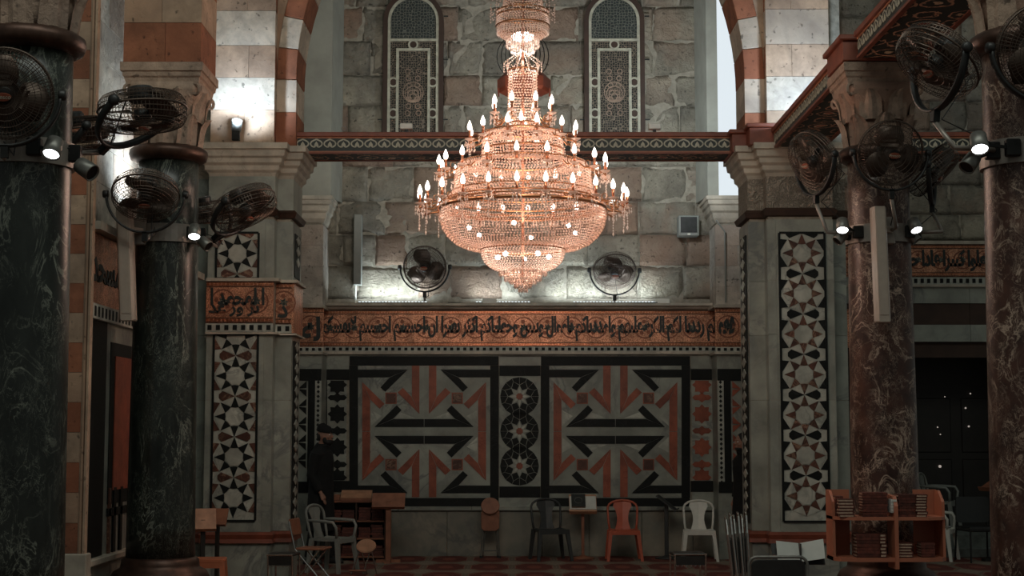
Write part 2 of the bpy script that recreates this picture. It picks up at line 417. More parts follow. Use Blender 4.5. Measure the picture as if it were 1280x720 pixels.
# rough ashlar block templates: unit box (x,z in 0..1), front at y=0
BLK = []
def make_blocks(rough=.02, nv=7):
    out = []
    for k in range(nv):
        rnd = random.Random(k * 31 + int(rough * 1000)); mb = MB(); nx, nz = (9, 7) if rough > .01 else (3, 2); vs = []; fs = []
        e = .010; ph = [(rnd.uniform(0, 6), rnd.uniform(0, 6), rnd.uniform(2, 9), rnd.uniform(2, 9)) for _ in range(6)]
        for j in range(nz + 1):
            for i in range(nx + 1):
                bx = i in (0, nx); bz = j in (0, nz); near = i in (1, nx - 1) or j in (1, nz - 1)
                x = e * .5 + (1 - e) * i / nx; z = e * .6 + (1 - 1.2 * e) * j / nz
                h = sum(math.sin(a + c * x) * math.sin(b + d * z) for a, b, c, d in ph) / 3
                if rough > .01:
                    if bx: x += rnd.uniform(-.004, .004)
                    if bz: z += rnd.uniform(-.010, .010)
                y = -rough * .5 * h + rnd.uniform(-rough, rough) * .18 + (rough * .35 + .002 if (bx or bz) else 0)
                vs.append((x, y, z))
        for j in range(nz):
            for i in range(nx):
                a = j * (nx + 1) + i; fs.append((a, a + 1, a + nx + 2, a + nx + 1))
        b = [i for i in range(nx + 1)] + [(j) * (nx + 1) + nx for j in range(1, nz + 1)] + [nz * (nx + 1) + i for i in range(nx - 1, -1, -1)] + [j * (nx + 1) for j in range(nz - 1, 0, -1)]
        off = len(vs); vs += [(vs[i][0], .09, vs[i][2]) for i in b]
        for q in range(len(b)): r = (q + 1) % len(b); fs.append((b[q], off + q, off + r, b[r]))
        mb.add(vs, fs); out.append(mb)
    return out
ROUGH = make_blocks(.026); SMOOTH = make_blocks(.003, 4)
BM = {}
def block_mesh(kind, mat, k):
    key = (kind, mat, k)
    if key not in BM:
        src = (ROUGH if kind == 'rough' else SMOOTH)[k]; mb = MB(); mb.add(src.v, src.f); BM[key] = mb.mesh('stone_block', mat, kind == 'rough')
    return BM[key]
def block(parent, x0, x1, z0, z1, y, mat, kind='rough', name='stone_block', axis='-y', jut=0):
    k = random.randrange(7 if kind == 'rough' else 4); me = block_mesh(kind, mat, k)
    if axis == '-y': return inst(name, me, parent, (x0, y - jut, z0), (0, 0, 0), (x1 - x0, 1, z1 - z0))
    if axis == '+x':   # face looking +X; x0,x1 are y range, y is x plane
        return inst(name, me, parent, (y + jut, x0, z0), (0, 0, PI / 2), (x1 - x0, 1, z1 - z0))
    if axis == '-x':
        return inst(name, me, parent, (y - jut, x1, z0), (0, 0, -PI / 2), (x1 - x0, 1, z1 - z0))

def cornice(name, mat, parent, x0, x1, y0, y1, z1, prof, sides='lr'):
    """stacked moulding: prof = [(drop, inset)], box plan; z1 top"""
    rings = []
    for d, i in prof:
        z = z1 - d
        rings.append([(x0 + i, y0 + i, z), (x1 - i, y0 + i, z), (x1 - i, y1, z), (x0 + i, y1, z)])
    return MB().loft(rings).build(name, mat, parent)
# ================================================================== SETTING
YB = 21.4; YS = 21.5                       # mosaic plane, stone plane
mx = lambda a, s: AX + s * a
floor = struct(MB().box(-9, 9, -4, 24, -.06, 0).build('floor', 'carpet'))
wall_back = struct(MB().box(-3.2, 3.4, YS + .016, YS + .45, 0, 9.6).build('wall_back', 'mortar'))
# ---- ashlar of the upper back wall
zt0 = 3.56
WIN = [(XU(480, YS, 80), XU(554, YS, 80)), (XU(731, YS, 80), XU(805, YS, 80))]
z = zt0; row = 0
while z < 9.2:
    h = random.choice((.38, .44, .47, .5)); x = -2.98 - random.random() * .3; spans = []
    while x < 3.1:
        w_ = random.uniform(.42, .95) if z < 5.3 else random.uniform(.36, .75); spans.append((x, x + w_)); x += w_
    for a, b in spans:
        a = max(a, -2.98); b = min(b, 3.06)
        if b - a < .06: continue
        segs = [(a, b)]
        if z > ZV(182, YS) - .2 and z < 6.75:
            for wa, wb in WIN:
                ns = []
                for (p, q) in segs:
                    if q <= wa or p >= wb: ns.append((p, q)); continue
                    if p < wa - .05: ns.append((p, wa))
                    if q > wb + .05: ns.append((wb, q))
                segs = ns
        for p, q in segs: block(wall_back, p, q, z, z + h, YS + random.uniform(-.008, .010), 'wall_stone')
    z += h; row += 1

# ---- two tall arched stucco windows
def arc_poly(cx, zc, r, a0, a1, n): return [(cx + r * math.cos(a0 + (a1 - a0) * i / n), zc + r * math.sin(a0 + (a1 - a0) * i / n)) for i in range(n + 1)]
def arch_band(mb, cx, z0, zs, ro, ri, y0, y1, n=20):
    """inverted U from z0 up to the springing zs and round"""
    o = [(cx + ro, z0)] + arc_poly(cx, zs, ro, 0, PI, n) + [(cx - ro, z0)]
    i = [(cx + ri, z0)] + arc_poly(cx, zs, ri, 0, PI, n) + [(cx - ri, z0)]
    for k in range(len(o) - 1): mb.prism([o[k], o[k + 1], i[k + 1], i[k]], y0, y1)
def ring(mb, cx, cz, ro, ri, y0, y1, n=16):
    o = arc_poly(cx, cz, ro, 0, 2 * PI, n); i = arc_poly(cx, cz, ri, 0, 2 * PI, n)
    for k in range(n): mb.prism([o[k], o[k + 1], i[k + 1], i[k]], y0, y1)
for n_, uc in enumerate((516.5, 768)):
    Y = YS - .07; cx = XU(uc, Y, 80); px = Y / F * 1.0; z0 = ZV(182, Y); zs = ZV(26, Y)
    R = 38.5 * px
    wn = struct(MB().prism([(cx - R * .9, z0), (cx + R * .9, z0)] + arc_poly(cx, zs, R * .9, 0, PI, 20), Y + .02, Y + .12).build('window_%d' % (n_ + 1), 'scroll_lattice'))
    m = MB(); arch_band(m, cx, z0, zs, R, R - 6 * px, Y - .03, Y + .1); m.build('outer_frame', 'lintel_wood', wn)
    m = MB(); arch_band(m, cx, z0, zs, R - 6 * px, R - 9.5 * px, Y - .015, Y + .05); m.build('stucco_frame', 'cream_paint', wn)
    zt = ZV(50, Y); ri = R - 9.5 * px
    MB().prism([(cx - ri, zt), (cx + ri, zt)] + arc_poly(cx, zs, ri, 0, PI, 20), Y + .005, Y + .03).build('pane', 'fine_lattice', wn)
    MB().box(cx - ri, cx + ri, Y - .015, Y + .03, ZV(51.5, Y), ZV(48.5, Y)).build('transom', 'cream_paint', wn)
    hx = 20 * px; m = MB(); zi = ZV(62, Y)
    for s in (-1, 1): MB().box(cx + s * hx - 1.7 * px, cx + s * hx + 1.7 * px, Y - .014, Y + .03, z0, zi + 1.6 * px).build('mullion', 'cream_paint', wn)
    MB().box(cx - hx, cx + hx, Y - .012, Y + .03, zi - 1.6 * px, zi + 1.6 * px).build('crossbar', 'cream_paint', wn)
    for (du, v) in ((0, 56), (-25, 103), (25, 103), (-25, 142), (25, 142)):
        m = MB(); zz = ZV(v, Y); ring(m, cx + du * px, zz, 6.6 * px, 4.4 * px, Y - .02, Y + .03); m.build('stucco_ring', 'cream_paint', wn)
        m = MB(); m.prism(arc_poly(cx + du * px, zz, 4.6 * px, 0, 2 * PI, 14)[:-1], Y - .005, Y + .03); m.build('roundel', 'lintel_wood', wn)
    # arabesque medallion in the tall panel
    m = MB(); zc = ZV(115, Y)
    for k in range(4): m.torus((13 - 3 * k) * px, .7 * px, (cx, Y + .015, zc - k * 2 * px), 'y', 20, 4)
    for k in range(-3, 4):
        for q in (-1, 1): m.torus(3.2 * px, .6 * px, (cx + q * (4 + abs(k)) * px, Y + .015, zc + k * 9 * px), 'y', 10, 4)
    tag(m.build('arabesque', 'capital_stone', wn), kind='stuff')
    # iron holdfasts
    for v in (21, 75, 150):
        for s in (-1, 1):
            if s < 0 and v != 150: continue
            MB().box(cx + s * R, cx + s * (R + 6 * px), Y - .04, Y - .02, ZV(v, Y) - .008, ZV(v, Y) + .008).build('holdfast', 'dark_metal', wn)

# ---- plaster jambs above the pilasters and the daylight window
for s in (-1, 1):
    z0 = ZV(245, 20.84); a0, a1 = 2.70, 2.79 if s > 0 else 2.78
    out = 2.735 if s > 0 else 3.4
    m = MB()
    pts = [(mx(2.70, s), YS + .02), (mx(2.58, s), 20.84), (mx(out, s), 20.84), (mx(out, s), YS + .02)]
    pts = [(mx(2.50, s), YS + .02), (mx(2.585, s), 20.84), (mx(out, s), 20.84), (mx(out, s), YS + .02)]
    m.loft([[(x, y, z0) for x, y in pts], [(x, y, 9.6) for x, y in pts]])
    struct(m.build('trim_%d' % (1 if s < 0 else 2), 'plaster'))
Yw = 21.2
w3 = struct(MB().box(2.83, 3.75, Yw, Yw + .05, ZV(246, Yw), 8.8).build('window_3', 'daylight_pane'))
MB().box(2.80, 3.9, Yw - .04, Yw + .3, ZV(252, Yw), ZV(246, Yw)).build('sill', 'plaster', w3)
MB().box(3.62, 3.68, Yw - .03, Yw, ZV(246, Yw), 8.8).build('mullion', 'plaster', w3)
MB().box(3.75, 4.4, Yw - .04, Yw + .3, ZV(246, Yw), 8.8).build('jamb', 'plaster', w3)

# ---- dado, slabs and marble lining of the lower back wall
lin = struct(MB().box(-3.2, 3.4, YB, YS + .1, 0, ZV(440, YB)).build('wall_lining', 'mortar'))
zd = ZV(638, YB)
edges = [-2.66] + [XU(u, YB) for u in (437, 560, 624, 677, 735, 800, 863)] + [2.9]
for a, b in zip(edges, edges[1:]):
    MB().box(a + .003, b - .003, YB - .03, YB, .0, zd).build('marble_slab', 'slab_marble', lin, bevel=.004)
for a, b in zip([-2.66] + [XU(u, YB) for u in (500, 590, 700, 790)], [XU(u, YB) for u in (500, 590, 700, 790)] + [2.9]):
    MB().box(a + .002, b - .002, YB - .075, YB, zd, zd + .055).build('ledge_stone', 'grey_marble', lin, bevel=.006)
for a, b, v0, v1 in ((375, 437, 440, 462), (375, 437, 622, 638), (437, 863, 440, 446), (437, 863, 633, 638), (624, 677, 445, 457), (624, 677, 622, 638), (863, 926, 440, 461), (863, 926, 615, 638)):
    MB().box(XU(a, YB), XU(b, YB), YB - .012, YB, ZV(v1, YB), ZV(v0, YB)).build('marble_strip', 'grey_marble', lin)

px = YB / F
def QB(u, v): p = U(u, v, YB); return (p.x, p.z)
def polypx(name, pts, mat, parent, t=.012, y=YB): return pc(name, [QB(*p) for p in pts], mat, parent, y, t=t)
# ---- big inlaid panels with arrows
def big_panel(uc, lab):
    half = 93.3; root = empty('mosaic_panel', (XU(uc, YB), YB, ZV(633.5, YB)), lab, 'wall panel')
    q = lambda x, y: (uc + (x - 681.5) / 4.0, 440 + y / 4.0)
    MB().box(*[XU(uc + s * 82.7, YB) for s in (-1, 1)], YB - .004, YB + .02, ZV(622.5, YB), ZV(457, YB)).build('marble_ground', 'grey_marble', root)
    for pts in ([(uc - half, 445.3), (uc + half, 445.3), (uc + half, 456.8), (uc - half, 456.8)], [(uc - half, 622.5), (uc + half, 622.5), (uc + half, 633.5), (uc - half, 633.5)],
                [(uc - half, 456.8), (uc - 82.6, 456.8), (uc - 82.6, 622.5), (uc - half, 622.5)], [(uc + 82.6, 456.8), (uc + half, 456.8), (uc + half, 622.5), (uc + 82.6, 622.5)]):
        polypx('border_strip', pts, 'black_inlay', root, .016)
    L = [(350, 88), (600, 88), (487, 200), (462, 178), (508, 127), (350, 127)]
    Rv = [(620, 67), (658, 67), (658, 310), (548, 202), (575, 178), (620, 225)]
    A = [(433, 375), (545, 265), (570, 290), (527, 335), (681.5, 335), (681.5, 375)]
    S = [(372, 150), (485, 260), (460, 285), (412, 238), (412, 397), (372, 397)]
    mh = lambda P: [(1363 - x, y) for x, y in P]; mv = lambda P: [(x, 794 - y) for x, y in P]
    def split(P, mat, ids):   # two stones per figure: bar and hook
        for nm, idx in ids: polypx(nm, [q(*P[i]) for i in idx], mat, root)
    for P0, mat, ids in ((L, 'black_inlay', [('inlay_bar', (0, 1, 4, 5)), ('inlay_hook', (1, 2, 3, 4))]), (Rv, 'red_inlay', [('inlay_bar', (0, 1, 2, 5)), ('inlay_hook', (2, 3, 4, 5))]),
                         (A, 'black_inlay', [('inlay_hook', (0, 1, 2, 3)), ('inlay_bar', (0, 3, 4, 5))]), (S, 'red_inlay', [('inlay_hook', (0, 1, 2, 3)), ('inlay_bar', (0, 3, 4, 5))])):
        for P in (P0, mh(P0), mv(P0), mv(mh(P0))): split(P, mat, ids)
    for x in (516, 1363 - 516):
        for y in (231, 794 - 231):
            polypx('inlay_square', [q(x - 29, y - 29), q(x + 29, y - 29), q(x + 29, y + 29), q(x - 29, y + 29)], 'red_inlay', root, .010)
            polypx('inlay_square', [q(x - 24, y - 24), q(x + 24, y - 24), q(x + 24, y + 24), q(x - 24, y + 24)], 'brown_inlay', root, .016)
    # pale marble stones between the figures
    W = [[(420, 130), (500, 130), (455, 172)], [(560, 130), (615, 130), (615, 215), (578, 172), (545, 195), (520, 170)], [(415, 290), (415, 370), (470, 320)], [(660, 70), (681, 70), (681, 330), (660, 330)],
         [(535, 331), (640, 331), (560, 300)], [(437, 378), (681, 378), (681, 397), (437, 397)], [(352, 70), (618, 70), (618, 86), (352, 86)]]
    for P0 in W:
        for P in (P0, mh(P0), mv(P0), mv(mh(P0))): polypx('pale_stone', [q(*p) for p in P], 'white_inlay' if P0 is W[2] or P0 is W[4] else 'grey_marble', root, .008)
    return root
big_panel(530.2, 'large square marble wall mosaic of arrows left of the three star roundels')
big_panel(769.2, 'large square marble wall mosaic of arrows right of the three star roundels')

# ---- middle strip: three black roundels with white stars
mid = empty('roundel_mosaic', (XU(649.4, YB), YB, ZV(622, YB)), 'narrow wall panel of three black roundels with white stars between the arrow mosaics', 'wall panel')
MB().box(XU(624, YB), XU(675.5, YB), YB - .004, YB + .02, ZV(608, YB), ZV(470, YB)).build('marble_ground', 'grey_marble', mid)
for a, b in ((457, 470), (608, 622)): polypx('border_strip', [(624, a), (675.8, a), (675.8, b), (624, b)], 'black_inlay', mid, .016)
pol = lambda r, d: (r * math.cos(math.radians(d)), r * math.sin(math.radians(d)))
for v in (495.6, 539, 582.5):
    c = QB(649.4, v); R = 24.3 * px
    for k in range(8):
        a = k * PI / 4
        pc('wedge_tile', [pol(14 * px, 0), pol(8 * px, 22.5), pol(14 * px, 45), pol(20 * px, 22.5)], 'black_inlay', mid, YB, c, a, key='w1')
        pc('rim_tile', [pol(14.5 * px, 0), pol(20 * px, 22.5), (pol(R, 22.5)), pol(R, 0)], 'black_inlay', mid, YB, c, a, key='w2')
        pc('rim_tile', [pol(14.5 * px, 0), pol(20 * px, -22.5), (pol(R, -22.5)), pol(R, 0)], 'black_inlay', mid, YB, c, a, key='w3')
        pc('star_tile', [pol(13.8 * px, 0), pol(5.5 * px, 22.5), pol(3.5 * px, 0), pol(5.5 * px, -22.5)], 'white_inlay', mid, YB, c, a, key='w4', t=.014)
    pc('star_heart', [pol(4.6 * px, 22.5 + 45 * k) for k in range(8)], 'red_inlay', mid, YB, c, 0, key='w5', t=.016)

# ---- side strips: alternating stars and lozenges
def star_poly(r, n=8, ri=.74, rot=0): return [pol(r if i % 2 == 0 else r * ri, 360 * i / (2 * n) + rot) for i in range(2 * n)]
def side_strip(s, mat, lab, uu):
    u0, u1, b0, b1, b2, b3, c0, c1, d0, d1 = uu
    r = empty('star_mosaic', (XU((u0 + u1) / 2, YB), YB, ZV(601, YB)), lab, 'wall panel')
    MB().box(XU(u0, YB), XU(u1, YB), YB - .004, YB + .02, ZV(601, YB), ZV(475, YB)).build('marble_ground', 'grey_marble', r)
    uc = (u0 + u1) / 2
    for i, v in enumerate((481, 497, 517.5, 538.5, 559, 580.5, 597)):
        if i in (1, 3, 5):
            polypx('lozenge_tile', [(uc - 12.5, v), (uc - 9, v - 3.4), (uc - 4, v - 3.4), (uc, v - 6.5), (uc + 4, v - 3.4), (uc + 9, v - 3.4), (uc + 12.5, v), (uc + 9, v + 3.4), (uc + 4, v + 3.4), (uc, v + 6.5), (uc - 4, v + 3.4), (uc - 9, v + 3.4)], mat, r)
        else:
            P = star_poly(12.6); c = (uc, v); lim = (475.5, 600.5)
            polypx('star_tile', [(uc + x, min(max(v - y, lim[0]), lim[1])) for x, y in P], mat, r)
    lo, hi = (min(u0, u1, b0, b1, b2, b3) - 0, max(u0, u1, b0, b1, b2, b3))
    polypx('border_strip', [(lo, 461.5), (hi, 461.5), (hi, 475), (lo, 475)], 'black_inlay', r, .016)
    polypx('border_strip', [(lo, 601), (hi, 601), (hi, 615), (lo, 615)], 'black_inlay', r, .016)
    polypx('border_strip', [(b0, 475), (b1, 475), (b1, 601), (b0, 601)], 'black_inlay', r, .016)
    return r
side_strip(-1, 'black_inlay', 'narrow wall strip of black stars behind the man in the beanie', (409, 434.5, 400, 409, 434.5, 437, 393.5, 398, 374, 384))
side_strip(1, 'red_inlay', 'narrow wall strip of red stars right of the arrow mosaics', (863.5, 891, 891, 901, 863, 863.5, 902, 906, 914.5, 926))

# ---- pilasters against the back wall (front at Y 20.84)
YP = 20.84
def pilaster(s, lab):
    a0 = 2.68; a1 = 3.4; r = empty('wall_pilaster', (mx(3.0, s), 21.1, 0), lab, 'pilaster')
    X = lambda a: mx(a, s)
    z_ledge = ZV(384, YP)
    MB().box(X(a0), X(a1), YP, YS + .04, .0, ZV(440, YP)).build('lower_shaft', 'grey_marble', r)
    # black bars and triangles on the front
    zt, zb = ZV(475, YP), ZV(606, YP)
    aw = lambda u: abs(XU(u, YP) - AX)
    for (p, q) in ((a0, a0 + .085),):
        pc('border_strip', rect(X(p), X(q), zb, zt), 'white_inlay', r, YP)
        n = 14
    pc('border_strip', rect(X(2.765), X(2.86), zb, zt), 'black_inlay', r, YP, t=.014)
    for (z0, z1) in ((ZV(476, YP), ZV(461, YP)), (ZV(616, YP), ZV(602, YP))): pc('border_strip', rect(X(a0), X(a1), z0, z1), 'black_inlay', r, YP, t=.015)
    for k in range(6):
        zc = zt - .12 - k * .24; m_ = 'black_inlay' if s < 0 else 'red_inlay'
        if zc - .1 < zb: break
        pc('triangle_tile', [(X(2.88), zc + .11), (X(3.0), zc), (X(2.88), zc + .01)], m_, r, YP); pc('triangle_tile', [(X(2.88), zc - .11), (X(3.0), zc), (X(2.88), zc - .01)], m_, r, YP)
        pc('triangle_tile', [(X(3.16), zc + .11), (X(3.04), zc), (X(3.16), zc + .01)], m_, r, YP); pc('triangle_tile', [(X(3.16), zc - .11), (X(3.04), zc), (X(3.16), zc - .01)], m_, r, YP)
    m = MB()
    for k in range(22):
        zc = zt - .03 - k * .064
        if zc > zb: m.prism([(X(2.70), zc), (X(2.722), zc + .026), (X(2.745), zc), (X(2.722), zc - .026)], YP - .016, YP)
    tag(m.build('lozenge_tiles', 'black_inlay', r), kind='stuff')
    # upper shaft and capital
    zc1 = ZV(246, YP); zc0 = ZV(281, YP); n = 4; hh = (zc0 - z_ledge) / n
    MB().box(X(a0 + .02), X(a1), YP + .02, YS + .04, z_ledge, zc1).build('upper_core', 'mortar', r)
    for k in range(n):
        z0 = z_ledge + k * hh
        xs = sorted((X(a0), X(a0 + .30 + .1 * (k % 2)))); block(r, xs[0], xs[1], z0, z0 + hh, YP, 'side_wall_stone', 'smooth')
        xs = sorted((X(a0 + .30 + .1 * (k % 2)), X(a1))); block(r, xs[0], xs[1], z0, z0 + hh, YP, 'side_wall_stone', 'smooth')
        block(r, YP + .03, YS + .02, z0, z0 + hh, X(a0), 'side_wall_stone', 'smooth', axis='+x' if s < 0 else '-x')
    rings = []
    for d, i in ((0, -.13), (.05, -.13), (.055, -.11), (.11, -.105), (.13, -.08), (.2, -.07), (.23, -.04), (.30, -.03), (.36, 0)):
        zz = zc1 - d; x0, x1 = sorted((X(a0 + i), X(a1))); rings.append([(x0, YP + i, zz), (x1, YP + i, zz), (x1, YS + .04, zz), (x0, YS + .04, zz)])
    MB().loft(rings).build('capital', 'cornice_marble', r)
    return r
pilaster(-1, 'shallow pilaster with moulded capital at the left end of the back wall')
pilaster(1, 'shallow pilaster with moulded capital at the right end of the back wall, beside the pipe')

# ------------------------------------------------------------------ inscriptions
AR = {}
for ch, c in zip('بتثجحخسشصضطظعغفقكلمنهي', (0xFE8F, 0xFE95, 0xFE99, 0xFE9D, 0xFEA1, 0xFEA5, 0xFEB1, 0xFEB5, 0xFEB9, 0xFEBD, 0xFEC1, 0xFEC5, 0xFEC9, 0xFECD, 0xFED1, 0xFED5, 0xFED9, 0xFEDD, 0xFEE1, 0xFEE5, 0xFEE9, 0xFEF1)): AR[ch] = (c, c + 1, c + 2, c + 3)
for ch, c in zip('اةدذرزوى', (0xFE8D, 0xFE93, 0xFEA9, 0xFEAB, 0xFEAD, 0xFEAF, 0xFEED, 0xFEEF)): AR[ch] = (c, c + 1)
def shape(s):
    out = []; i = 0; prev = False
    for wd in s.split(' '):
        prev = False; i = 0
        while i < len(wd):
            ch = wd[i]
            if ch == 'ل' and i + 1 < len(wd) and wd[i + 1] == 'ا':
                out.append(chr(0xFEFC if prev else 0xFEFB)); prev = False; i += 2; continue
            f = AR[ch]; nxt = i + 1 < len(wd)
            if len(f) == 2: out.append(chr(f[1] if prev else f[0])); prev = False
            else: out.append(chr(f[3] if prev and nxt else f[1] if prev else f[2] if nxt else f[0])); prev = nxt
            i += 1
        out.append(' ')
    return ''.join(reversed(out)).strip()
def letters(text, x0, x1, zb, zt, y, parent, mat='black_paint', name='lettering', plane='-y', fat=.062, vstretch=True):
    c = bpy.data.curves.new(name, 'FONT'); c.body = shape(text); c.resolution_u = 2
    o = bpy.data.objects.new(name, c); col.objects.link(o); o.data.fill_mode = 'BOTH'
    dg = bpy.context.evaluated_depsgraph_get(); dg.update(); oe = o.evaluated_get(dg)
    dim = oe.dimensions; sx = ((x1 - x0) / dim[0]) / ((zt - zb) / max(.8, dim[1]))
    c2 = o.to_curve(dg).copy(); o.to_curve_clear(); c2.transform(Matrix.Diagonal((sx, 1, 1, 1)))
    c2.dimensions = '2D'; c2.fill_mode = 'BOTH'; c2.offset = fat * .5; c2.extrude = .01; c2.resolution_u = 2
    o2 = bpy.data.objects.new(name, c2); col.objects.link(o2); dg = bpy.context.evaluated_depsgraph_get(); dg.update()
    me = bpy.data.meshes.new_from_object(o2.evaluated_get(dg)); bpy.data.objects.remove(o); bpy.data.objects.remove(o2)
    bm = bmesh.new(); bm.from_mesh(me)
    bmesh.ops.remove_doubles(bm, verts=bm.verts[:], dist=.0005)
    seen = set(); kill = []
    for v in bm.verts:
        if v in seen: continue
        st = [v]; isl = []; seen.add(v)
        while st:
            q = st.pop(); isl.append(q)
            for e in q.link_edges:
                k = e.other_vert(q)
                if k not in seen: seen.add(k); st.append(k)
        xs = [q.co.x for q in isl]; ys = [q.co.y for q in isl]
        if max(xs) - min(xs) < .34 * sx + fat and max(ys) - min(ys) < .18 + fat : kill += isl
    bmesh.ops.delete(bm, geom=kill, context='VERTS')
    xs = [v.co.x for v in bm.verts]; ys = [v.co.y for v in bm.verts]
    a, b, lo, hi = min(xs), max(xs), min(ys), max(ys)
    for v in bm.verts:
        X = x0 + (v.co.x - a) / (b - a) * (x1 - x0); Z = zb + (v.co.y - lo) / (hi - lo) * (zt - zb); D = v.co.z * .8
        v.co = (X, y - D, Z) if plane == '-y' else (y + D, X, Z)
    bm.to_mesh(me); bm.free(); me.materials.clear(); me.materials.append(MATS[mat])
    ob = bpy.data.objects.new(name, me); col.objects.link(ob); ob.parent = parent; me.transform(Matrix.Translation(-wloc(parent))); return ob

def flower(mb, c, r, y, n=6):
    mb.prism([(c[0] + (r if k % 2 == 0 else r * .5) * math.cos(k * PI / n + .3), c[1] + (r if k % 2 == 0 else r * .5) * math.sin(k * PI / n + .3)) for k in range(2 * n)], y - .006, y)
RINGM = {}
def gold_band_on(root, x0, x1, zt, zb, y, pxm, texts, rings=True, ends=True):
    """frieze between zt and zb on a face looking -Y; pxm metres per pixel"""
    H = zt - zb
    MB().box(x0, x1, y, y + .03, zb, zt).build('gold_ground', 'gold_mosaic', root)
    for z_ in (zt - H * .07, zb + H * .07):
        m = MB(); n = max(2, int((x1 - x0) / (pxm * 3.6)))
        for k in range(n):
            xc = x0 + (k + .5) * (x1 - x0) / n; m.box(xc - pxm * 1.2, xc + pxm * 1.2, y - .012, y, z_ - pxm * 1.2, z_ + pxm * 1.2)
        tag(m.build('gilt_beading', 'copper', root), kind='stuff')
        for dz in (-1, 1): MB().box(x0, x1, y - .010, y, z_ + dz * pxm * 2.1 - pxm * .35, z_ + dz * pxm * 2.1 + pxm * .35).build('fillet', 'bronze', root)
    iz0, iz1 = zb + H * .15, zt - H * .15
    if rings:
        R = (iz1 - iz0) * .42; n = max(1, round((x1 - x0) / (R * 2.25))); key = round(R, 3)
        if key not in RINGM:
            m = MB()
            for k in range(16):
                a0, a1 = 2 * PI * k / 16, 2 * PI * (k + 1) / 16; p = lambda r, a: (r * math.cos(a), r * math.sin(a))
                m.prism([p(R, a0), p(R, a1), p(R * .88, a1), p(R * .88, a0)], -.004, 0)
            for k in range(5):
                a = k * 1.26 + .4; m.prism([(R * .55 * math.cos(a) + R * .2 * math.cos(b), R * .55 * math.sin(a) + R * .2 * math.sin(b)) for b in (0, 1.05, 2.1, 3.14, 4.2, 5.2)], -.004, 0)
            RINGM[key] = m.mesh('scroll_ring', 'vine_brown')
            m = MB(); flower(m, (0, 0), R * .42, 0); RINGM[(key, 1)] = m.mesh('rosette', 'fine_lattice')
        for k in range(n):
            xc = x0 + (k + .5) * (x1 - x0) / n; zc = (iz0 + iz1) / 2 + H * .02
            inst('scroll_ring', RINGM[key], root, (xc, y, zc)); inst('rosette', RINGM[(key, 1)], root, (xc, y, zc))
    for (t, a, b, f0, f1) in texts: letters(t, a, b, iz0 + (iz1 - iz0) * f0, iz0 + (iz1 - iz0) * f1, y - .004, root)
def checks(root, x0, x1, z0, z1, y, pitch, out=.02):
    MB().box(x0, x1, y - out, y + .02, z0, z1).build('check_ground', 'white_inlay', root)
    n = max(1, round((x1 - x0) / pitch)); p = (x1 - x0) / n; h = z1 - z0
    me = MB().box(-p * .24, p * .24, -out - .008, -out, -h * .3, h * .3).mesh('check_tile', 'black_inlay')
    for k in range(n): inst('check_tile', me, root, (x0 + (k + .5) * p, y, (z0 + z1) / 2))
YF = YB - .03
frz = empty('inscription_frieze', (AX, YF, ZV(440, YB)), 'long gold mosaic frieze with black Arabic lettering across the back wall', 'frieze')
x0, x1 = XU(398, YB), XU(911, YB)
gold_band_on(frz, x0, x1, ZV(387.5, YB), ZV(434, YB), YF, px, [('لا ثم رددنا لكم الكرة عليهم وامددناكم باموال وبنين وجعلناكم اكثر نفيرا ان احسنتم احسنتم لانفسكم', x0 + .05, x1 - .05, .0, 1.0)])
checks(frz, x0, x1, ZV(439.5, YB), ZV(433.5, YB), YF, 8.1 * px)
MB().box(x0 - .03, x1 + .03, YB - .07, YB, ZV(443, YB), ZV(439.5, YB)).build('lower_moulding', 'cornice_marble', frz)
rr = []
for d, o_ in ((0, .16), (.035, .16), (.045, .12), (.075, .10), (.095, .05)):
    z_ = ZV(380, YB) - d; rr.append([(x0 - .02, YB - o_, z_), (x1 + .02, YB - o_, z_), (x1 + .02, YS + .04, z_), (x0 - .02, YS + .04, z_)])
MB().loft(rr).build('ledge', 'cornice_marble', frz)
for s, t, lab in ((-1, 'له', 'short gold frieze piece with black lettering on the left wall pilaster'), (1, 'فعو', 'short gold frieze piece with black lettering on the right wall pilaster')):
    r = empty('inscription_frieze', (mx(3.0, s), YP, ZV(440, YP)), lab, 'frieze'); xa, xb = sorted((mx(2.66, s), mx(3.35, s)))
    gold_band_on(r, xa, xb, ZV(385, YP), ZV(434, YP), YP - .03, px, [(t, (xa if s > 0 else xa + .35) + .04, (xa + .3 if s > 0 else xb) - .04, .0, .9)])
    checks(r, xa, xb, ZV(440, YP), ZV(434, YP), YP - .03, 8.1 * px)
    MB().box(xa - .03 , xb, YP - .09, YP + .5, ZV(385, YP), ZV(381, YP)).build('upper_moulding', 'cornice_marble', r)
    MB().box(xa - .02 , xb, YP - .07, YP + .5, ZV(443, YP), ZV(440, YP)).build('lower_moulding', 'cornice_marble', r)

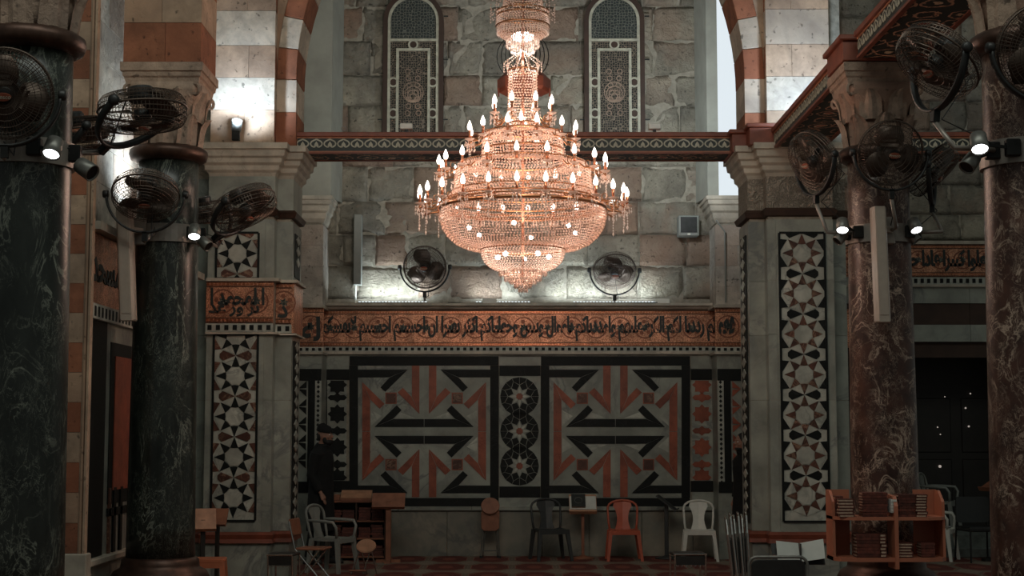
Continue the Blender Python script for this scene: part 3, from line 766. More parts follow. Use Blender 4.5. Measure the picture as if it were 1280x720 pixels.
# ------------------------------------------------------------------ piers
YPF = 17.6; YPB = 17.8; YPE = 18.52; pp = YPF / F
def star_row(root, cx, y, ztop, zbot, wd, centres, pitch, mats):
    kite, bow, edge = mats; R = pitch / 2
    MB().box(cx - wd / 2, cx + wd / 2, y - .003, y + .02, zbot, ztop).build('panel_ground', 'white_inlay', root)
    for xx in (-1, 1): pc('border_strip', rect(cx + xx * wd / 2 - .012, cx + xx * wd / 2 + .012, zbot, ztop), 'black_inlay', root, y, t=.018)
    for zz in (ztop, zbot): pc('border_strip', rect(cx - wd / 2, cx + wd / 2, zz - .012, zz + .012), 'black_inlay', root, y, t=.018)
    inside = lambda P, zc: all(zbot < zc + p[1] < ztop for p in P)
    rot2 = lambda P, a: [(x * math.cos(a) - z_ * math.sin(a), x * math.sin(a) + z_ * math.cos(a)) for x, z_ in P]
    def put(nm, P, a, mat, zc, key):
        Q = rot2(P, a)
        if inside(Q, zc): pc(nm, P, mat, root, y, (cx, zc), a, key=key + str(round(R, 3)))
        else:
            Q = [(min(max(x, -wd / 2), wd / 2), min(max(z_, zbot - zc), ztop - zc)) for x, z_ in Q]
            zs = [q[1] for q in Q]
            if max(zs) - min(zs) > .02: pc(nm, Q, mat, root, y, (cx, zc))
    for zc in centres:
        for k in range(8):
            a = k * PI / 4
            put('kite_tile', [(R * .985, 0), pol(.50 * R, 24), pol(.43 * R, 0), pol(.50 * R, -24)], a, kite, zc, 'k')
            put('point_tile', [(R * .985, 0), pol(.52 * R, 22.5), pol(.985 * R, 45)], a, 'white_inlay', zc, 'p')
        if zbot < zc - .3 * R and zc + .3 * R < ztop: pc('star_heart', [pol(.42 * R, 45 * k) if j == 0 else pol(.47 * R, 45 * k + 22.5) for k in range(8) for j in (0, 1)], 'white_inlay', root, y, (cx, zc), 0, key='h' + str(round(R, 3)))
        for s in (-1, 1):
            put('bow_tile', [(0, R), (s * .62 * R, R * 1.26), (s * .80 * R, R * 1.1), (s * .80 * R, R * .9), (s * .62 * R, R * .74)], 0, bow, zc, 'b%d' % s)
            for t in (-1, 1):
                put('edge_tile', [(s * wd / 2 * .97, t * .10 * R), (s * .72 * R, t * .68 * R), (s * wd / 2 * .97, t * .72 * R)], 0, edge, zc, 'e%d%d' % (s, t))
def pier(s, lab):
    r = empty('stone_pier', (mx(3.22, s), 18.1, 0), lab, 'pillar'); X = lambda a: mx(a, s)
    def bx(n, a0, a1, y0, y1, z0, z1, mat, **k): return MB().box(X(a0), X(a1), y0, y1, z0, z1).build(n, mat, r, **k)
    zcap = ZV(181, YPF)
    bx('core', 2.68, 3.78, YPB + .01, YPE - .01, 0, zcap - .1, 'mortar'); bx('front_core', 2.86, 3.60, YPF + .01, YPB + .1, 0, zcap - .1, 'mortar')
    rows = [(0.0, ZV(681, YPF)), (ZV(665, YPF), ZV(500, YPF)), (ZV(500, YPF), ZV(418, YPF)), (ZV(418, YPF), ZV(350, YPF)), (ZV(350, YPF), ZV(274, YPF))]
    for z0, z1 in rows:
        for (a0, a1) in ((2.842, 2.945), (2.945, 3.50), (3.50, 3.608)): bx('marble_slab', a0 + .001, a1 - .001, YPF, YPF + .05, z0 + .002, z1 - .002, 'grey_marble')
        for (a0, a1) in ((2.657, 2.86), (3.59, 3.793)): bx('marble_slab', a0, a1, YPB, YPB + .05, z0 + .002, z1 - .002, 'grey_marble')
        for a in (2.66, 3.79): bx('marble_slab', a, a + .03 if a < 3 else a - .03, YPB + .004, YPE, z0 + .002, z1 - .002, 'grey_marble')
        for a in (2.845, 3.605): bx('marble_slab', a, a + .02 if a < 3 else a - .02, YPF + .004, YPB + .01, z0 + .002, z1 - .002, 'grey_marble')
    cx = X(3.225) + (.04 if s < 0 else .01)
    cx = XU(295.5, YPF) if s < 0 else XU(1003.8, YPF)
    if s < 0:
        star_row(r, cx, YPF, ZV(418, YPF), ZV(651, YPF), 55 * pp, [ZV(470 + 50.8 * k, YPF) for k in range(-1, 4)], 50.8 * pp, ('black_inlay', 'brown_inlay', 'brown_inlay'))
        star_row(r, cx, YPF, ZV(291, YPF), ZV(348, YPF), 53 * pp, [ZV(317, YPF), ZV(317 + 50.8, YPF)], 50.8 * pp, ('black_inlay', 'brown_inlay', 'brown_inlay'))
    else:
        star_row(r, cx, YPF, ZV(291, YPF), ZV(652, YPF), 57 * pp, [ZV(316.5 + 50.6 * k, YPF) for k in range(7)], 50.6 * pp, ('brown_inlay', 'black_inlay', 'black_inlay'))
    # lozenge strip on the inner side
    for (zt_, zb_) in ((ZV(425, YPB), ZV(655, YPB)), (ZV(290, YPB), ZV(345, YPB))) if s < 0 else ((ZV(292, YPB), ZV(655, YPB)),):
        m = MB(); xf = X(2.66); n = int((zt_ - zb_) / .13)
        mb2 = MB().box(xf, xf - s * .012, YPB + .15, YPE - .16, zb_, zt_); mb2.build('strip_ground', 'black_inlay', r)
        for k in range(n):
            zc = zt_ - .065 - k * .13; yc = (YPB + YPE) / 2
            m.loft([[(xf - s * .012, yc - .15, zc), (xf - s * .012, yc, zc + .06), (xf - s * .012, yc + .15, zc), (xf - s * .012, yc, zc - .06)], [(xf - s * .022, yc - .15, zc), (xf - s * .022, yc, zc + .06), (xf - s * .022, yc + .15, zc), (xf - s * .022, yc, zc - .06)]])
        tag(m.build('lozenge_tiles', 'white_inlay', r), kind='stuff')
    def mould(nm, mat, z1, prof, extra=0):
        for i_, (a0, a1, y0, y1) in enumerate(((2.845, 3.605, YPF, YPE), (2.66, 3.79, YPB, YPE))):
            rings = []
            for d, i in prof:
                xs = sorted((X(a0 - i), X(a1 + i))); z_ = z1 - d - (.002 if i_ else 0); rings.append([(xs[0], y0 - i, z_), (xs[1], y0 - i, z_), (xs[1], y1 + i, z_), (xs[0], y1 + i, z_)])
            MB().loft(rings).build(nm, mat, r)
    mould('cornice', 'cornice_marble', zcap, ((0, .16), (.07, .16), (.075, .13), (.15, .12), (.17, .09), (.22, .085), (.25, .05), (.30, .045), (.33, .015), (.37, 0)))
    mould('carved_frieze', 'carved_marble' if s > 0 else 'grey_marble', zcap - .37, ((0, .004), (.37, .004)))
    mould('neck_moulding', 'bronze' if s < 0 else 'lintel_wood', zcap - .74, ((0, .02), (.03, .05), (.06, .04), (.09, .03), (.10, .0)))
    zb = ZV(665, YPF); mould('base_moulding', 'red_wood', zb, ((0, .02), (.03, .045), (.08, .03), (.125, .04), (.13, 0)))
    if s < 0:   # gold frieze round the pier
        fz = empty('inscription_frieze', (cx, YPF, ZV(418, YPF)), 'gold mosaic frieze with two lines of black lettering on the left pier', 'frieze')
        xa, xb = X(3.61), X(2.84); zt_, zb_ = ZV(352, YPF), ZV(404, YPF)
        gold_band_on(fz, xa, xb, zt_, zb_, YPF - .035, pp * 1.3, [('ا لمحمد ا', xa + .05, xb - .1, .38, 1.0), ('ير ور عد', xa + .03, xb - .16, .0, .42)])
        gold_band_on(fz, xb, X(2.655), zt_, zb_, YPB - .035, pp * 1.3, [('د', xb + .02, X(2.70), .0, .42)])
        for y0, y1, z0, z1, o_, mat in ((YPF, YPE, ZV(352, YPF), ZV(348, YPF), .07, 'cornice_marble'), (YPF, YPE, ZV(418, YPF), ZV(415.5, YPF), .06, 'cornice_marble')):
            MB().box(X(3.61) - .0, X(2.845) + o_, y0 - o_, y0 + .2, z0, z1).build('moulding', mat, fz); MB().box(X(3.0), X(2.66) + o_, YPB - o_, y1, z0, z1 - .003).build('moulding', mat, fz)
        checks(fz, xa, xb, ZV(415, YPF), ZV(404.5, YPF), YPF - .03, 11 * pp); checks(fz, xb, X(2.655), ZV(415, YPF), ZV(404.5, YPF), YPB - .03, 9 * pp)
        MB().box(X(2.66), X(2.65) + .02, YPB - .03, YPE, ZV(415, YPF), zt_).build('side_ground', 'gold_mosaic', fz)
    # ---- striped upper pier above the cornice
    up = empty('striped_pier', (mx(3.22, s), 18.1, zcap), ('banded stone upper pier lit by the white lamp' if s < 0 else 'banded stone upper pier lit pale above the right cornice'), 'pillar')
    zz = zcap; k = 0; top = 7.9
    if s < 0: cuts = [175, 140, 100, 60, 17, -23, -63]
    else: cuts = [165 + 12, 141, 98.6, 58.6, 15, -25, -65]
    zs_ = [zcap] + [ZV(v, YPB) for v in cuts[1:]]
    Xf0, Xf1 = (2.875, 3.62)
    MB().box(X(2.90), X(3.78), YPB + .03, YPE - .03, zcap, zs_[-1]).build('core', 'mortar', up)
    MB().box(X(2.90), X(3.60), YPB - .10, YPB + .1, zcap, zs_[-1]).build('front_core', 'mortar', up)
    for j in range(len(zs_) - 1):
        z0, z1 = zs_[j], zs_[j + 1]; red = (j % 2 == 0)
        fm = 'tan_block' if red else 'cream_block'
        mid_ = random.uniform(.4, .6) * (Xf1 - Xf0) + Xf0
        cuts_ = [Xf0, mid_, Xf1] if red else [Xf0, Xf1]
        for p, q in zip(cuts_, cuts_[1:]):
            xs = sorted((X(p), X(q))); block(up, xs[0], xs[1], z0, z1, YPB - .13, 'cream_block' if not red else 'tan_block', 'smooth')
        zs0 = zs_[2]
        if z0 > zs0 - .05: MB().box(X(2.70), X(2.91), YPB + .02, YPE - .03, z0, z1).build('spandrel_block', 'tan_block', up)
        block(up, YPB - .12, YPB + .02, z0, z1, X(Xf0), 'red_block' if red else 'cream_block', 'smooth', axis='+x' if s < 0 else '-x')
        if z0 > zs0 - .05: continue
        xs = sorted((X(2.64), X(Xf0))); block(up, xs[0], xs[1], z0, z1, YPB, 'red_block' if red else 'cream_block', 'smooth')
        block(up, YPB + .01, YPE, z0, z1, X(2.64), 'red_block' if red else 'cream_block', 'smooth', axis='+x' if s < 0 else '-x')
    return r
pier(-1, 'marble clad pier with a panel of black and white stars and a gold frieze, left')
pier(1, 'marble clad pier with an unbroken tall panel of brown pointed stars, right')
# ---- transverse arch over the nave
arch = empty('striped_arch', (AX, 18.1, ZV(84, YPB)), 'banded stone arch spanning above the chandelier between the piers', 'arch')
zs = ZV(100 if False else 99, YPB); RB = 3.6; off = RB - 2.64; amax = math.acos(off / RB); NV = 13
for s in (-1, 1):
    for k in range(NV):
        a0, a1 = amax * k / NV + .001, amax * (k + 1) / NV - .001; am_ = (a0 + a1) / 2
        P = [(r * math.cos(a) - off, r * math.sin(a)) for r, a in ((RB, a0), (RB, am_), (RB, a1), (RB + .235, a1), (RB + .235, am_), (RB + .235, a0))]
        MB().prism([(AX + s * x, zs + z_) for x, z_ in P], YPB, YPE - .01).build('voussoir', 'red_block' if k % 2 == 0 else 'cream_block', arch, bevel=.006)
# ------------------------------------------------------------------ tie beams
MOT = {}
def motif_mesh(w_, h):
    k = (round(w_, 3), round(h, 3))
    if k in MOT: return MOT[k]
    m = MB(); r = w_ * .43
    def strip(P, t):
        for i in range(len(P) - 1):
            a, b = P[i], P[i + 1]; d = (Vector(b) - Vector(a)).normalized(); n = Vector((-d.y, d.x)) * t / 2
            m.prism([(a[0] - n.x, a[1] - n.y), (b[0] - n.x, b[1] - n.y), (b[0] + n.x, b[1] + n.y), (a[0] + n.x, a[1] + n.y)], -.004, 0)
    O = [(0, h * .46)] + [(r * math.sin(a) , h * .10 + h * .30 * math.cos(a)) for a in (.45, .9, 1.35, 1.8, 2.25, 2.7)] + [(r * .15, -h * .12), (r * .30, h * .02)]
    strip(O, w_ * .10); strip([(-x, z_) for x, z_ in O], w_ * .10)
    m.prism([(0, h * .30), (r * .35, h * .05), (r * .12, -h * .02), (0, -h * .15), (-r * .12, -h * .02), (-r * .35, h * .05)], -.003, 0)
    me = m.mesh('painted_palmette', 'cream_paint'); MOT[k] = me; return me
def tie_beam(label, p0, p1, zt, zb, thick, axis, side, corn=.055):
    """axis x: spans x0..x1 at y (front); axis y: spans y0..y1, visible face at x"""
    L0, L1 = p0, p1; root = empty('tie_beam', ((L0 + L1) / 2, side, zb) if axis == 'x' else (side, (L0 + L1) / 2, zb), label, 'beam')
    def bx(n, l0, l1, f0, f1, z0, z1, mat, **k):   # f: depth from the face (neg = proud)
        if axis == 'x': return MB().box(l0, l1, side + f0, side + f1, z0, z1).build(n, mat, root, **k)
        d = 1 if thick > 0 else -1
        return MB().box(side + f0 * d, side + f1 * d, l0, l1, z0, z1).build(n, mat, root, **k)
    T = abs(thick); H = zt - zb
    bx('board', L0, L1, 0, T, zb + .02, zt - corn, 'black_paint'); bx('soffit', L0, L1, .02, T - .02, zb, zb + .02, 'painted_soffit')
    bx('cornice_board', L0, L1, -.035, T + .035, zt - corn, zt, 'red_wood', bevel=.006)
    bx('painted_border', L0, L1, -.008, 0, zt - corn - H * .07, zt - corn, 'orange_paint'); bx('painted_border', L0, L1, -.008, 0, zb, zb + H * .08, 'orange_paint')
    bx('corner_bead', L0, L1, -.015, .03, zb - .012, zb + .012, 'red_wood'); bx('corner_bead', L0, L1, T - .03, T + .015, zb - .012, zb + .012, 'red_wood')
    h = H - corn - H * .17; wd = h * 1.08; n = max(1, round((L1 - L0) / wd)); wd = (L1 - L0) / n; me = motif_mesh(wd, h); zc = zb + H * .08 + h / 2
    for k in range(n):
        t = L0 + (k + .5) * wd
        if axis == 'x': inst('painted_palmette', me, root, (t, side - .001, zc))
        elif thick > 0: inst('painted_palmette', me, root, (side - .001, t, zc), (0, 0, -PI / 2))
        else: inst('painted_palmette', me, root, (side + .001, t, zc), (0, 0, PI / 2))
    return root
YT = 17.93
zbt, zbb = ZV(165.5, YT), ZV(191, YT)
tie_beam('painted tie beam with palmettes across the nave behind the chandelier', XU(367, YT), XU(917, YT), zbt, zbb, .52, 'x', YT)
tie_beam('painted tie beam with palmettes right of the right pier, seen behind the fans', 3.95, 7.2, zbt, zbb, .52, 'x', YT)
# long beams over the right-hand arcade; visible left face
zc3 = ZV(77, 13.35)
XB = AX + 2.93
tie_beam('painted tie beam running back from the first red column to the right pier', 13.95, 17.5, ZV(45, 13.35), zc3 + .0, .55, 'y', XB)
tie_beam('painted tie beam overhead between the two red columns', 9.9, 13.2, ZV(45, 13.35), zc3 + .0, .55, 'y', XB)
# impost blocks of red wood
def impost(lab, boxes):
    r = empty('impost_block', (boxes[0][0], boxes[0][2], boxes[0][4]), lab, 'wood block')
    for x0, x1, y0, y1, z0, z1 in boxes:
        MB().box(x0, x1, y0, y1, z0, z1 - .05).build('panel_board', 'red_wood', r, bevel=.006)
        MB().box(x0 - .035, x1 + .035, y0 - .035, y1 + .035, z1 - .05, z1).build('cornice_board', 'red_wood', r, bevel=.01)
zi = ZV(77, 13.3)
impost('red wooden block on the capital of the first red column', [(AX + 2.82, AX + 3.58, 13.32, 13.98, zc3 + .004, ZV(43, 13.3))])
impost('stepped red wooden block on the right pier cornice, at the beam ends', [(XU(918, 17.75), XU(945, 17.75), 17.75, 18.5, ZV(190, 17.75), ZV(162, 17.75)), (XU(941, 17.45), XU(972, 17.45), 17.5, 18.4, ZV(181, 17.45) + .01, ZV(153, 17.45))])

# ------------------------------------------------------------------ columns
def column(cx, cy, mat, lab, scale=1):
    r = empty('marble_column', (cx, cy, 0), lab, 'column')
    zt = ZV(198, 13.7); zb = ZV(700, 13.7); rt, rb = .268, .300
    n = 12; prof = [(rb + (rt - rb) * (k / n) ** 1.1, zb + (zt - zb) * k / n) for k in range(n + 1)]
    MB().lathe(prof, 40, (cx, cy, 0)).build('shaft', mat, r, smooth=True)
    MB().lathe([(.27, zt - .05), (.30, zt - .04), (.335, zt - .02), (.35, zt + .025), (.345, zt + .06), (.31, zt + .085), (.27, zt + .09)], 40, (cx, cy, 0)).build('neck_ring', 'bronze', r, smooth=True)
    b = MB().lathe([(.31, zb + .03), (.335, zb + .01), (.34, zb - .03), (.345, zb - .06), (.40, zb - .09), (.43, zb - .14), (.42, zb - .19), (.37, zb - .21)], 40, (cx, cy, 0)); b.build('base_ring', 'bronze', r, smooth=True)
    MB().box(cx - .42, cx + .42, cy - .42, cy + .42, 0, zb - .20).build('plinth', 'cornice_marble', r, bevel=.015)
    # capital
    za = ZV(77, 13.33); hc = za - zt; hs = .36
    def sq(h, z_, n_=32, p=6.0):
        R = []
        for i in range(n_):
            a = 2 * PI * (i + .5) / n_; c, s = math.cos(a), math.sin(a)
            k = (abs(c) ** p + abs(s) ** p) ** (-1 / p); R.append((cx + h * k * c, cy + h * k * s, z_))
        return R
    z1 = zt + .08
    MB().loft([sq(.265, z1, p=2), sq(.268, z1 + hc * .15, p=2), sq(.275, z1 + hc * .32, p=2.2), sq(.29, z1 + hc * .46, p=3), sq(.33, za - .25, p=6), sq(.335, za - .17, p=9)]).build('bell', 'capital_stone', r, smooth=True)
    ab = MB()
    ab.loft([[(cx + sx * h, cy + sy * h, za - d) for sx, sy in ((-1, -1), (1, -1), (1, 1), (-1, 1))] for d, h in ((0, .365), (.075, .365), (.08, .35), (.12, .345), (.135, .33), (.19, .32))]); ab.build('abacus', 'cornice_marble' if 0 else 'capital_stone', r)
    lf = MB(); H = hc * .34
    pr = []
    for k in range(7):
        t = k / 6; w_ = .104 * (1 - .12 * t) * (1 - max(0, t - .7) * 2.0); out = .012 + .035 * t + (.045 * max(0, t - .6) / .4); zz = H * t - (.015 * max(0, t - .85) / .15)
        pr.append([(-w_, -out, zz), (-w_ * .55, -out + .004, zz), (-w_ * .16, -out - .024, zz), (w_ * .16, -out - .024, zz), (w_ * .55, -out + .004, zz), (w_, -out, zz), (0, -out + .03, zz)])
    lf.loft(pr); lm = lf.mesh('acanthus_leaf', 'capital_stone')
    for row_, (z0, rr_, off) in enumerate(((z1 + .01, .268, 0), (z1 + hc * .28, .285, PI / 8))):
        for k in range(8):
            a = k * PI / 4 + off; inst('acanthus_leaf', lm, r, (cx + rr_ * math.sin(a), cy - rr_ * math.cos(a), z0), (0, 0, a))
    vm = MB().torus(.045, .016, (0, 0, 0), 'y', 12, 5).mesh('volute', 'capital_stone')
    for k in range(4):
        a = PI / 4 + k * PI / 2
        inst('volute', vm, r, (cx + .425 * math.sin(a), cy - .425 * math.cos(a), za - .235), (0, 0, a + PI / 2))
    # steel clamp ring carrying fans and lamps
    MB().lathe([(.275, ZV(306, 13.7)), (.300, ZV(306, 13.7)), (.300, ZV(284, 13.7)), (.275, ZV(284, 13.7))], 36, (cx, cy, 0)).build('clamp_band', 'clamp_metal', r, smooth=False)
    return r
CL, CR = AX - 3.2, AX + 3.2
column(CL, 9.7, 'green_column_marble', 'nearest dark green marble column at the left edge of the frame')
column(CL, 13.7, 'green_column_marble', 'second dark green marble column, with the striped block on its capital')
column(CR, 13.7, 'red_column_marble', 'red veined marble column with the bookcase around its foot')
column(CR, 9.7, 'red_column_marble', 'red veined marble column cut by the right edge of the frame')
# striped blocks over the second left column and the first
def block_pier(cx, cy, lab):
    r = empty('striped_pier', (cx, cy, ZV(77, 13.35)), lab, 'pillar'); z = ZV(77, 13.35); hw = .345
    MB().box(cx - hw + .03, cx + hw - .03, cy - hw + .03, cy + hw - .03, z, z + 1.55).build('core', 'mortar', r)
    for j, h in enumerate((.355, .37, .36, .37)):
        m_ = 'red_block' if j % 2 == 0 else 'tan_block'; c = random.uniform(-.1, .1)
        for a, b in ((cx - hw, cx + c), (cx + c, cx + hw)): block(r, a, b, z, z + h, cy - hw, m_, 'smooth')
        block(r, cy - hw, cy + hw, z, z + h, cx + hw, m_, 'smooth', axis='+x'); block(r, cy - hw, cy + hw, z, z + h, cx - hw, m_, 'smooth', axis='-x'); z += h
    return r
block_pier(CL, 13.7, 'red and tan banded block above the second green column')
block_pier(CL, 9.7, 'red and tan banded block above the nearest green column')

# ------------------------------------------------------------------ left wall
XW = -3.62
wl = struct(MB().box(XW - .35, XW - .03, 12.9, 17.4, 0, 9.0).build('wall_left', 'mortar'))
def YW(u): return abs(XW) * F / (640 - u)
zb_, zt_ = 2.80, 3.44
z = zt_ + .06
while z < 8.6:
    h = random.choice((.34, .38, .42)); y = 12.9 - random.random() * .2
    while y < 17.4:
        w_ = random.uniform(.45, .8); a, b = max(y, 12.9), min(y + w_, 17.4)
        if b - a > .05: block(wl, a, b, z, z + h, XW, 'side_wall_stone', 'smooth', axis='+x')
        y += w_
    z += h
for a, b in ((12.9, 13.14), (13.14, 13.69), (13.69, 13.83), (13.83, 15.6), (15.6, 17.4)):
    m_ = 'black_inlay' if abs(a - 13.14) < .01 else 'grey_marble'
    MB().box(XW - .04, XW + (.008 if m_ == 'black_inlay' else 0), a + .002, b - .002, .62 if m_ == 'grey_marble' else .62, zb_ - .12).build('marble_slab', m_, wl)
for nm, y0, y1, z0, z1, m_, o_ in (('border_strip', 13.84, 14.9, ZV(629, 14.1), ZV(428, 13.9), 'black_inlay', .008), ('red_slab', 13.98, 14.8, ZV(612, 14.1), ZV(445, 13.95), 'red_inlay', .016),
                                ('rail', 13.83, 14.7, .95, 1.02, 'black_inlay', .02), ('rail', 13.86, 13.92, .62, 1.2, 'brown_inlay', .02), ('rail', 14.02, 14.10, .62, 1.2, 'black_inlay', .02), ('rail', 14.25, 14.33, .62, 1.2, 'black_inlay', .02)):
    MB().box(XW, XW + o_, y0, y1, z0, z1).build(nm, m_, wl)
MB().box(XW - .04, XW + .07, 12.9, 17.4, .56, .62).build('ledge_stone', 'cornice_marble', wl, bevel=.01)
for k in range(5): MB().box(XW - .04, XW + .02, 12.9 + k, 13.895 + k - (.5 if k == 4 else 0), 0, .56).build('dado_slab', 'slab_marble', wl)
fl = empty('inscription_frieze', (XW, 14, zb_), 'gold frieze with black lettering on the left wall, seen edge on beside the white speaker', 'frieze')
MB().box(XW, XW + .03, 12.95, 17.4, zb_, zt_ - .03).build('gold_ground', 'gold_mosaic', fl)
letters('وعد الاخرة وليدخلوا المسجد', 13.05, 17.2, zb_ + .1, zt_ - .14, XW + .03, fl, plane='x')
MB().box(XW, XW + .12, 12.95, 17.4, zt_ - .02, zt_ + .05).build('moulding', 'cornice_marble', fl)
MB().box(XW, XW + .05, 12.95, 17.4, zb_ - .13, zb_).build('check_ground', 'white_inlay', fl)
for k in range(37): inst('check_tile', block_mesh('smooth', 'black_inlay', 0), fl, (XW + .055, 12.98 + k * .117, zb_ - .11), (0, 0, PI / 2), (.058, 1, .09))
# striped jamb of the left wall arch
YJ = 12.75
sj = empty('striped_jamb', (-3.66, YJ, 0), 'red and tan banded stone jamb between the two green columns', 'pillar')
MB().box(-3.86, -3.56, YJ + .02, YJ + .10, 0, 7.2).build('core', 'mortar', sj)
z = 0; j = 0
zc_ = ZV(692, YJ)
MB().box(-3.84, XU(113, YJ) + .03, YJ - .05, YJ + .1, 0, zc_).build('jamb_base', 'cornice_marble', sj, bevel=.01)
z = zc_; hh = 37.3 * YJ / F
while z < 6.9:
    red = j % 2 == 0; w_ = XU(104, YJ); m_ = 'red_block' if red else 'tan_block'
    cut = -3.72 if not red and j % 4 == 1 else None
    for a, b in (((-3.84, cut), (cut, w_)) if cut else ((-3.84, w_),)): block(sj, a, b, z, z + hh, YJ, m_, 'smooth')
    z += hh; j += 1
for k, (a, o_) in enumerate(((104, .0), (106.5, .02), (109, .0), (111, .025))):
    MB().box(XU(a, YJ), XU(a + 2.6, YJ), YJ - o_, YJ + .06, zc_, 7.0).build('bead_moulding', 'tan_block', sj)
spot_ = None

# ------------------------------------------------------------------ right-hand aisle: back wall with doorway
wr = struct(MB().box(3.4, 9, YS + .018, YS + .4, ZV(300, YS), 9.6).box(3.4, 9, YS + .06, YS + .4, ZV(427, YS), ZV(300, YS)).box(3.4, 4.4, YS + .06, YS + .4, 0, ZV(427, YS)).box(7.4, 9, YS + .06, YS + .4, 0, ZV(427, YS)).build('wall_right', 'mortar'))
z = ZV(300, YS)
while z < 9.4:
    h = random.choice((.36, .42, .46)); x = 3.4 - random.random() * .3
    while x < 8.6:
        w_ = random.uniform(.45, .85); a = max(x, 3.4)
        if x + w_ - a > .05: block(wr, a, x + w_, z, z + h, YS, 'wall_stone')
        x += w_
    z += h
fr = empty('inscription_frieze', (5.6, YB, ZV(352, YB)), 'gold frieze with black lettering above the dark doorway, right of the bookcase column', 'frieze')
gold_band_on(fr, 4.6, 7.4, ZV(306, YB), ZV(346, YB), YF, px, [('علوا كبيرا فاذا جا', XU(1136, YB), XU(1234, YB), .0, 1.0)])
checks(fr, 4.6, 7.4, ZV(356, YB), ZV(347, YB), YF, 8 * px)
MB().box(4.6, 7.4, YB - .1, YB + .1, ZV(306, YB), ZV(302, YB)).build('moulding', 'cornice_marble', fr); MB().box(4.6, 7.4, YB - .07, YB + .1, ZV(359, YB), ZV(356, YB)).build('moulding', 'cornice_marble', fr)
for v0, v1, m_, n_ in ((359, 379, 'grey_marble', 'marble_strip'), (379, 406, 'lintel_wood', 'lintel_board'), (406, 427, 'grey_marble', 'marble_strip')):
    for a in (4.4, 5.4, 6.4): MB().box(a + .002, a + .998, YB + (.02 if m_ == 'lintel_wood' else 0), YS + .07, ZV(v1, YB), ZV(v0, YB)).build(n_, m_, wr)
MB().box(3.8, 4.35, YB, YS + .07, 0, ZV(300, YB)).build('marble_slab', 'grey_marble', wr)
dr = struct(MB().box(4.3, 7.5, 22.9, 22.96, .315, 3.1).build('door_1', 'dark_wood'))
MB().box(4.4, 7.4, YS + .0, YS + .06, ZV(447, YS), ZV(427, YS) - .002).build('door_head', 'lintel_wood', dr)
for k in range(4):
    a = 4.45 + k * .72
    for z0, z1 in ((.45, 1.3), (1.4, 2.2)):
        MB().box(a + .06, a + .62, 22.875, 22.9, z0, z1).build('door_panel', 'dark_wood', dr, bevel=.01)
st = empty('stone_steps', (5.7, YS - .3, 0), 'low grey stone steps in front of the dark doorway', 'steps')
MB().box(4.37, 7.4, 21.12, 21.32, 0, .125).build('step', 'step_stone', st, bevel=.01)
MB().box(4.41, 7.39, 21.32, 22.88, 0, .31).build('step', 'step_stone', st, bevel=.01)
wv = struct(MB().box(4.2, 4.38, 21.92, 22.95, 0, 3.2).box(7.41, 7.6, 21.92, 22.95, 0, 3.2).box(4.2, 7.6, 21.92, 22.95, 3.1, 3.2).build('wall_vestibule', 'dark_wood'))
for u, v, q_, lb in ((1175, 583, .022, 'brightest tiny white imitated reflection in the dark doorway, lowest of them'), (1172, 534, .011, 'upper of the two faint imitated reflections just above the lowest bright one'), (1175.5, 543, .010, 'lower of the two faint imitated reflections just above the lowest bright one'), (1207, 510, .014, 'tiny warm imitated reflection in the middle of the right hand group in the doorway'),
        (1213, 492, .012, 'highest tiny imitated reflection in the dark doorway, right side'), (1211, 533, .015, 'lowest tiny warm imitated reflection of the right hand group in the doorway'), (1181, 496, .009, 'faintest tiny imitated reflection in the doorway, high and on the left')):
    p = U(u, v, 22.84); o = MB().ball((0, 0, 0), q_, n=8, m=6).build('reflection_bead', 'reflection_bead'); o.location = p  # glowing beads added in place of chandelier bulbs mirrored in the dark door
    tag(o, lb, 'light', 'imitated bulb reflections in the dark doorway')
# small piece of back wall seen right of the right pier
ft = empty('inscription_frieze', (4.2, YB, ZV(432, YB)), 'sliver of gold frieze between the right pier and the bookcase column', 'frieze')
gold_band_on(ft, XU(1053, 21.3), XU(1066, 21.3), ZV(386, 21.3), ZV(434, 21.3), YB - .05, px, [], rings=False)

# ------------------------------------------------------------------ chandelier
YC = 14.0; kc = YC / F
ch = empty('chandelier', (AX, YC, ZV(362, YC)), 'huge tiered crystal chandelier with lit candle bulbs hanging in the middle', 'chandelier')
zz = lambda v: ZV(v, YC)
def ringbeads(mb, r, z, sp=.031, br=.0105, bz=None, jit=.002):
    n = max(6, int(2 * PI * r / sp)); o = random.random()
    for k in range(n):
        a = 2 * PI * (k + o) / n; mb.octa((AX + r * math.cos(a), YC + r * math.sin(a), z + random.uniform(-jit, jit)), br, bz or br)
def netting(name, prof, step=.026, sp=.031, br=.0105, mat='peach_crystal', bz=None):
    """prof: (radius px, v) polyline covered with rows of beads"""
    mb = MB(); pts = [(r * kc, zz(v)) for r, v in prof]; d = 0; nxt = 0
    for (r0, z0), (r1, z1) in zip(pts, pts[1:]):
        L = math.hypot(r1 - r0, z1 - z0); 
        while nxt <= d + L:
            t = (nxt - d) / L; ringbeads(mb, r0 + (r1 - r0) * t, z0 + (z1 - z0) * t, sp, br, bz); nxt += step
        d += L
    return tag(mb.build(name, mat, ch), kind='stuff')
def hoop(r, v, th=.008, mat='brass', nm='hoop'): return MB().torus(r * kc, th, (AX, YC, zz(v)), 'z', 48, 6).build(nm, mat, ch, smooth=True)
def strands(name, r0, v0, r1, v1, n, beads=9, br=.008, sag=0, mat='peach_crystal'):
    mb = MB()
    for k in range(n):
        a = 2 * PI * k / n
        for j in range(beads):
            t = j / (beads - 1); r = (r0 + (r1 - r0) * t) * kc; z_ = zz(v0 + (v1 - v0) * t) - sag * math.sin(PI * t)
            mb.octa((AX + r * math.cos(a), YC + r * math.sin(a), z_), br, br * 1.2)
    return tag(mb.build(name, mat, ch), kind='stuff')
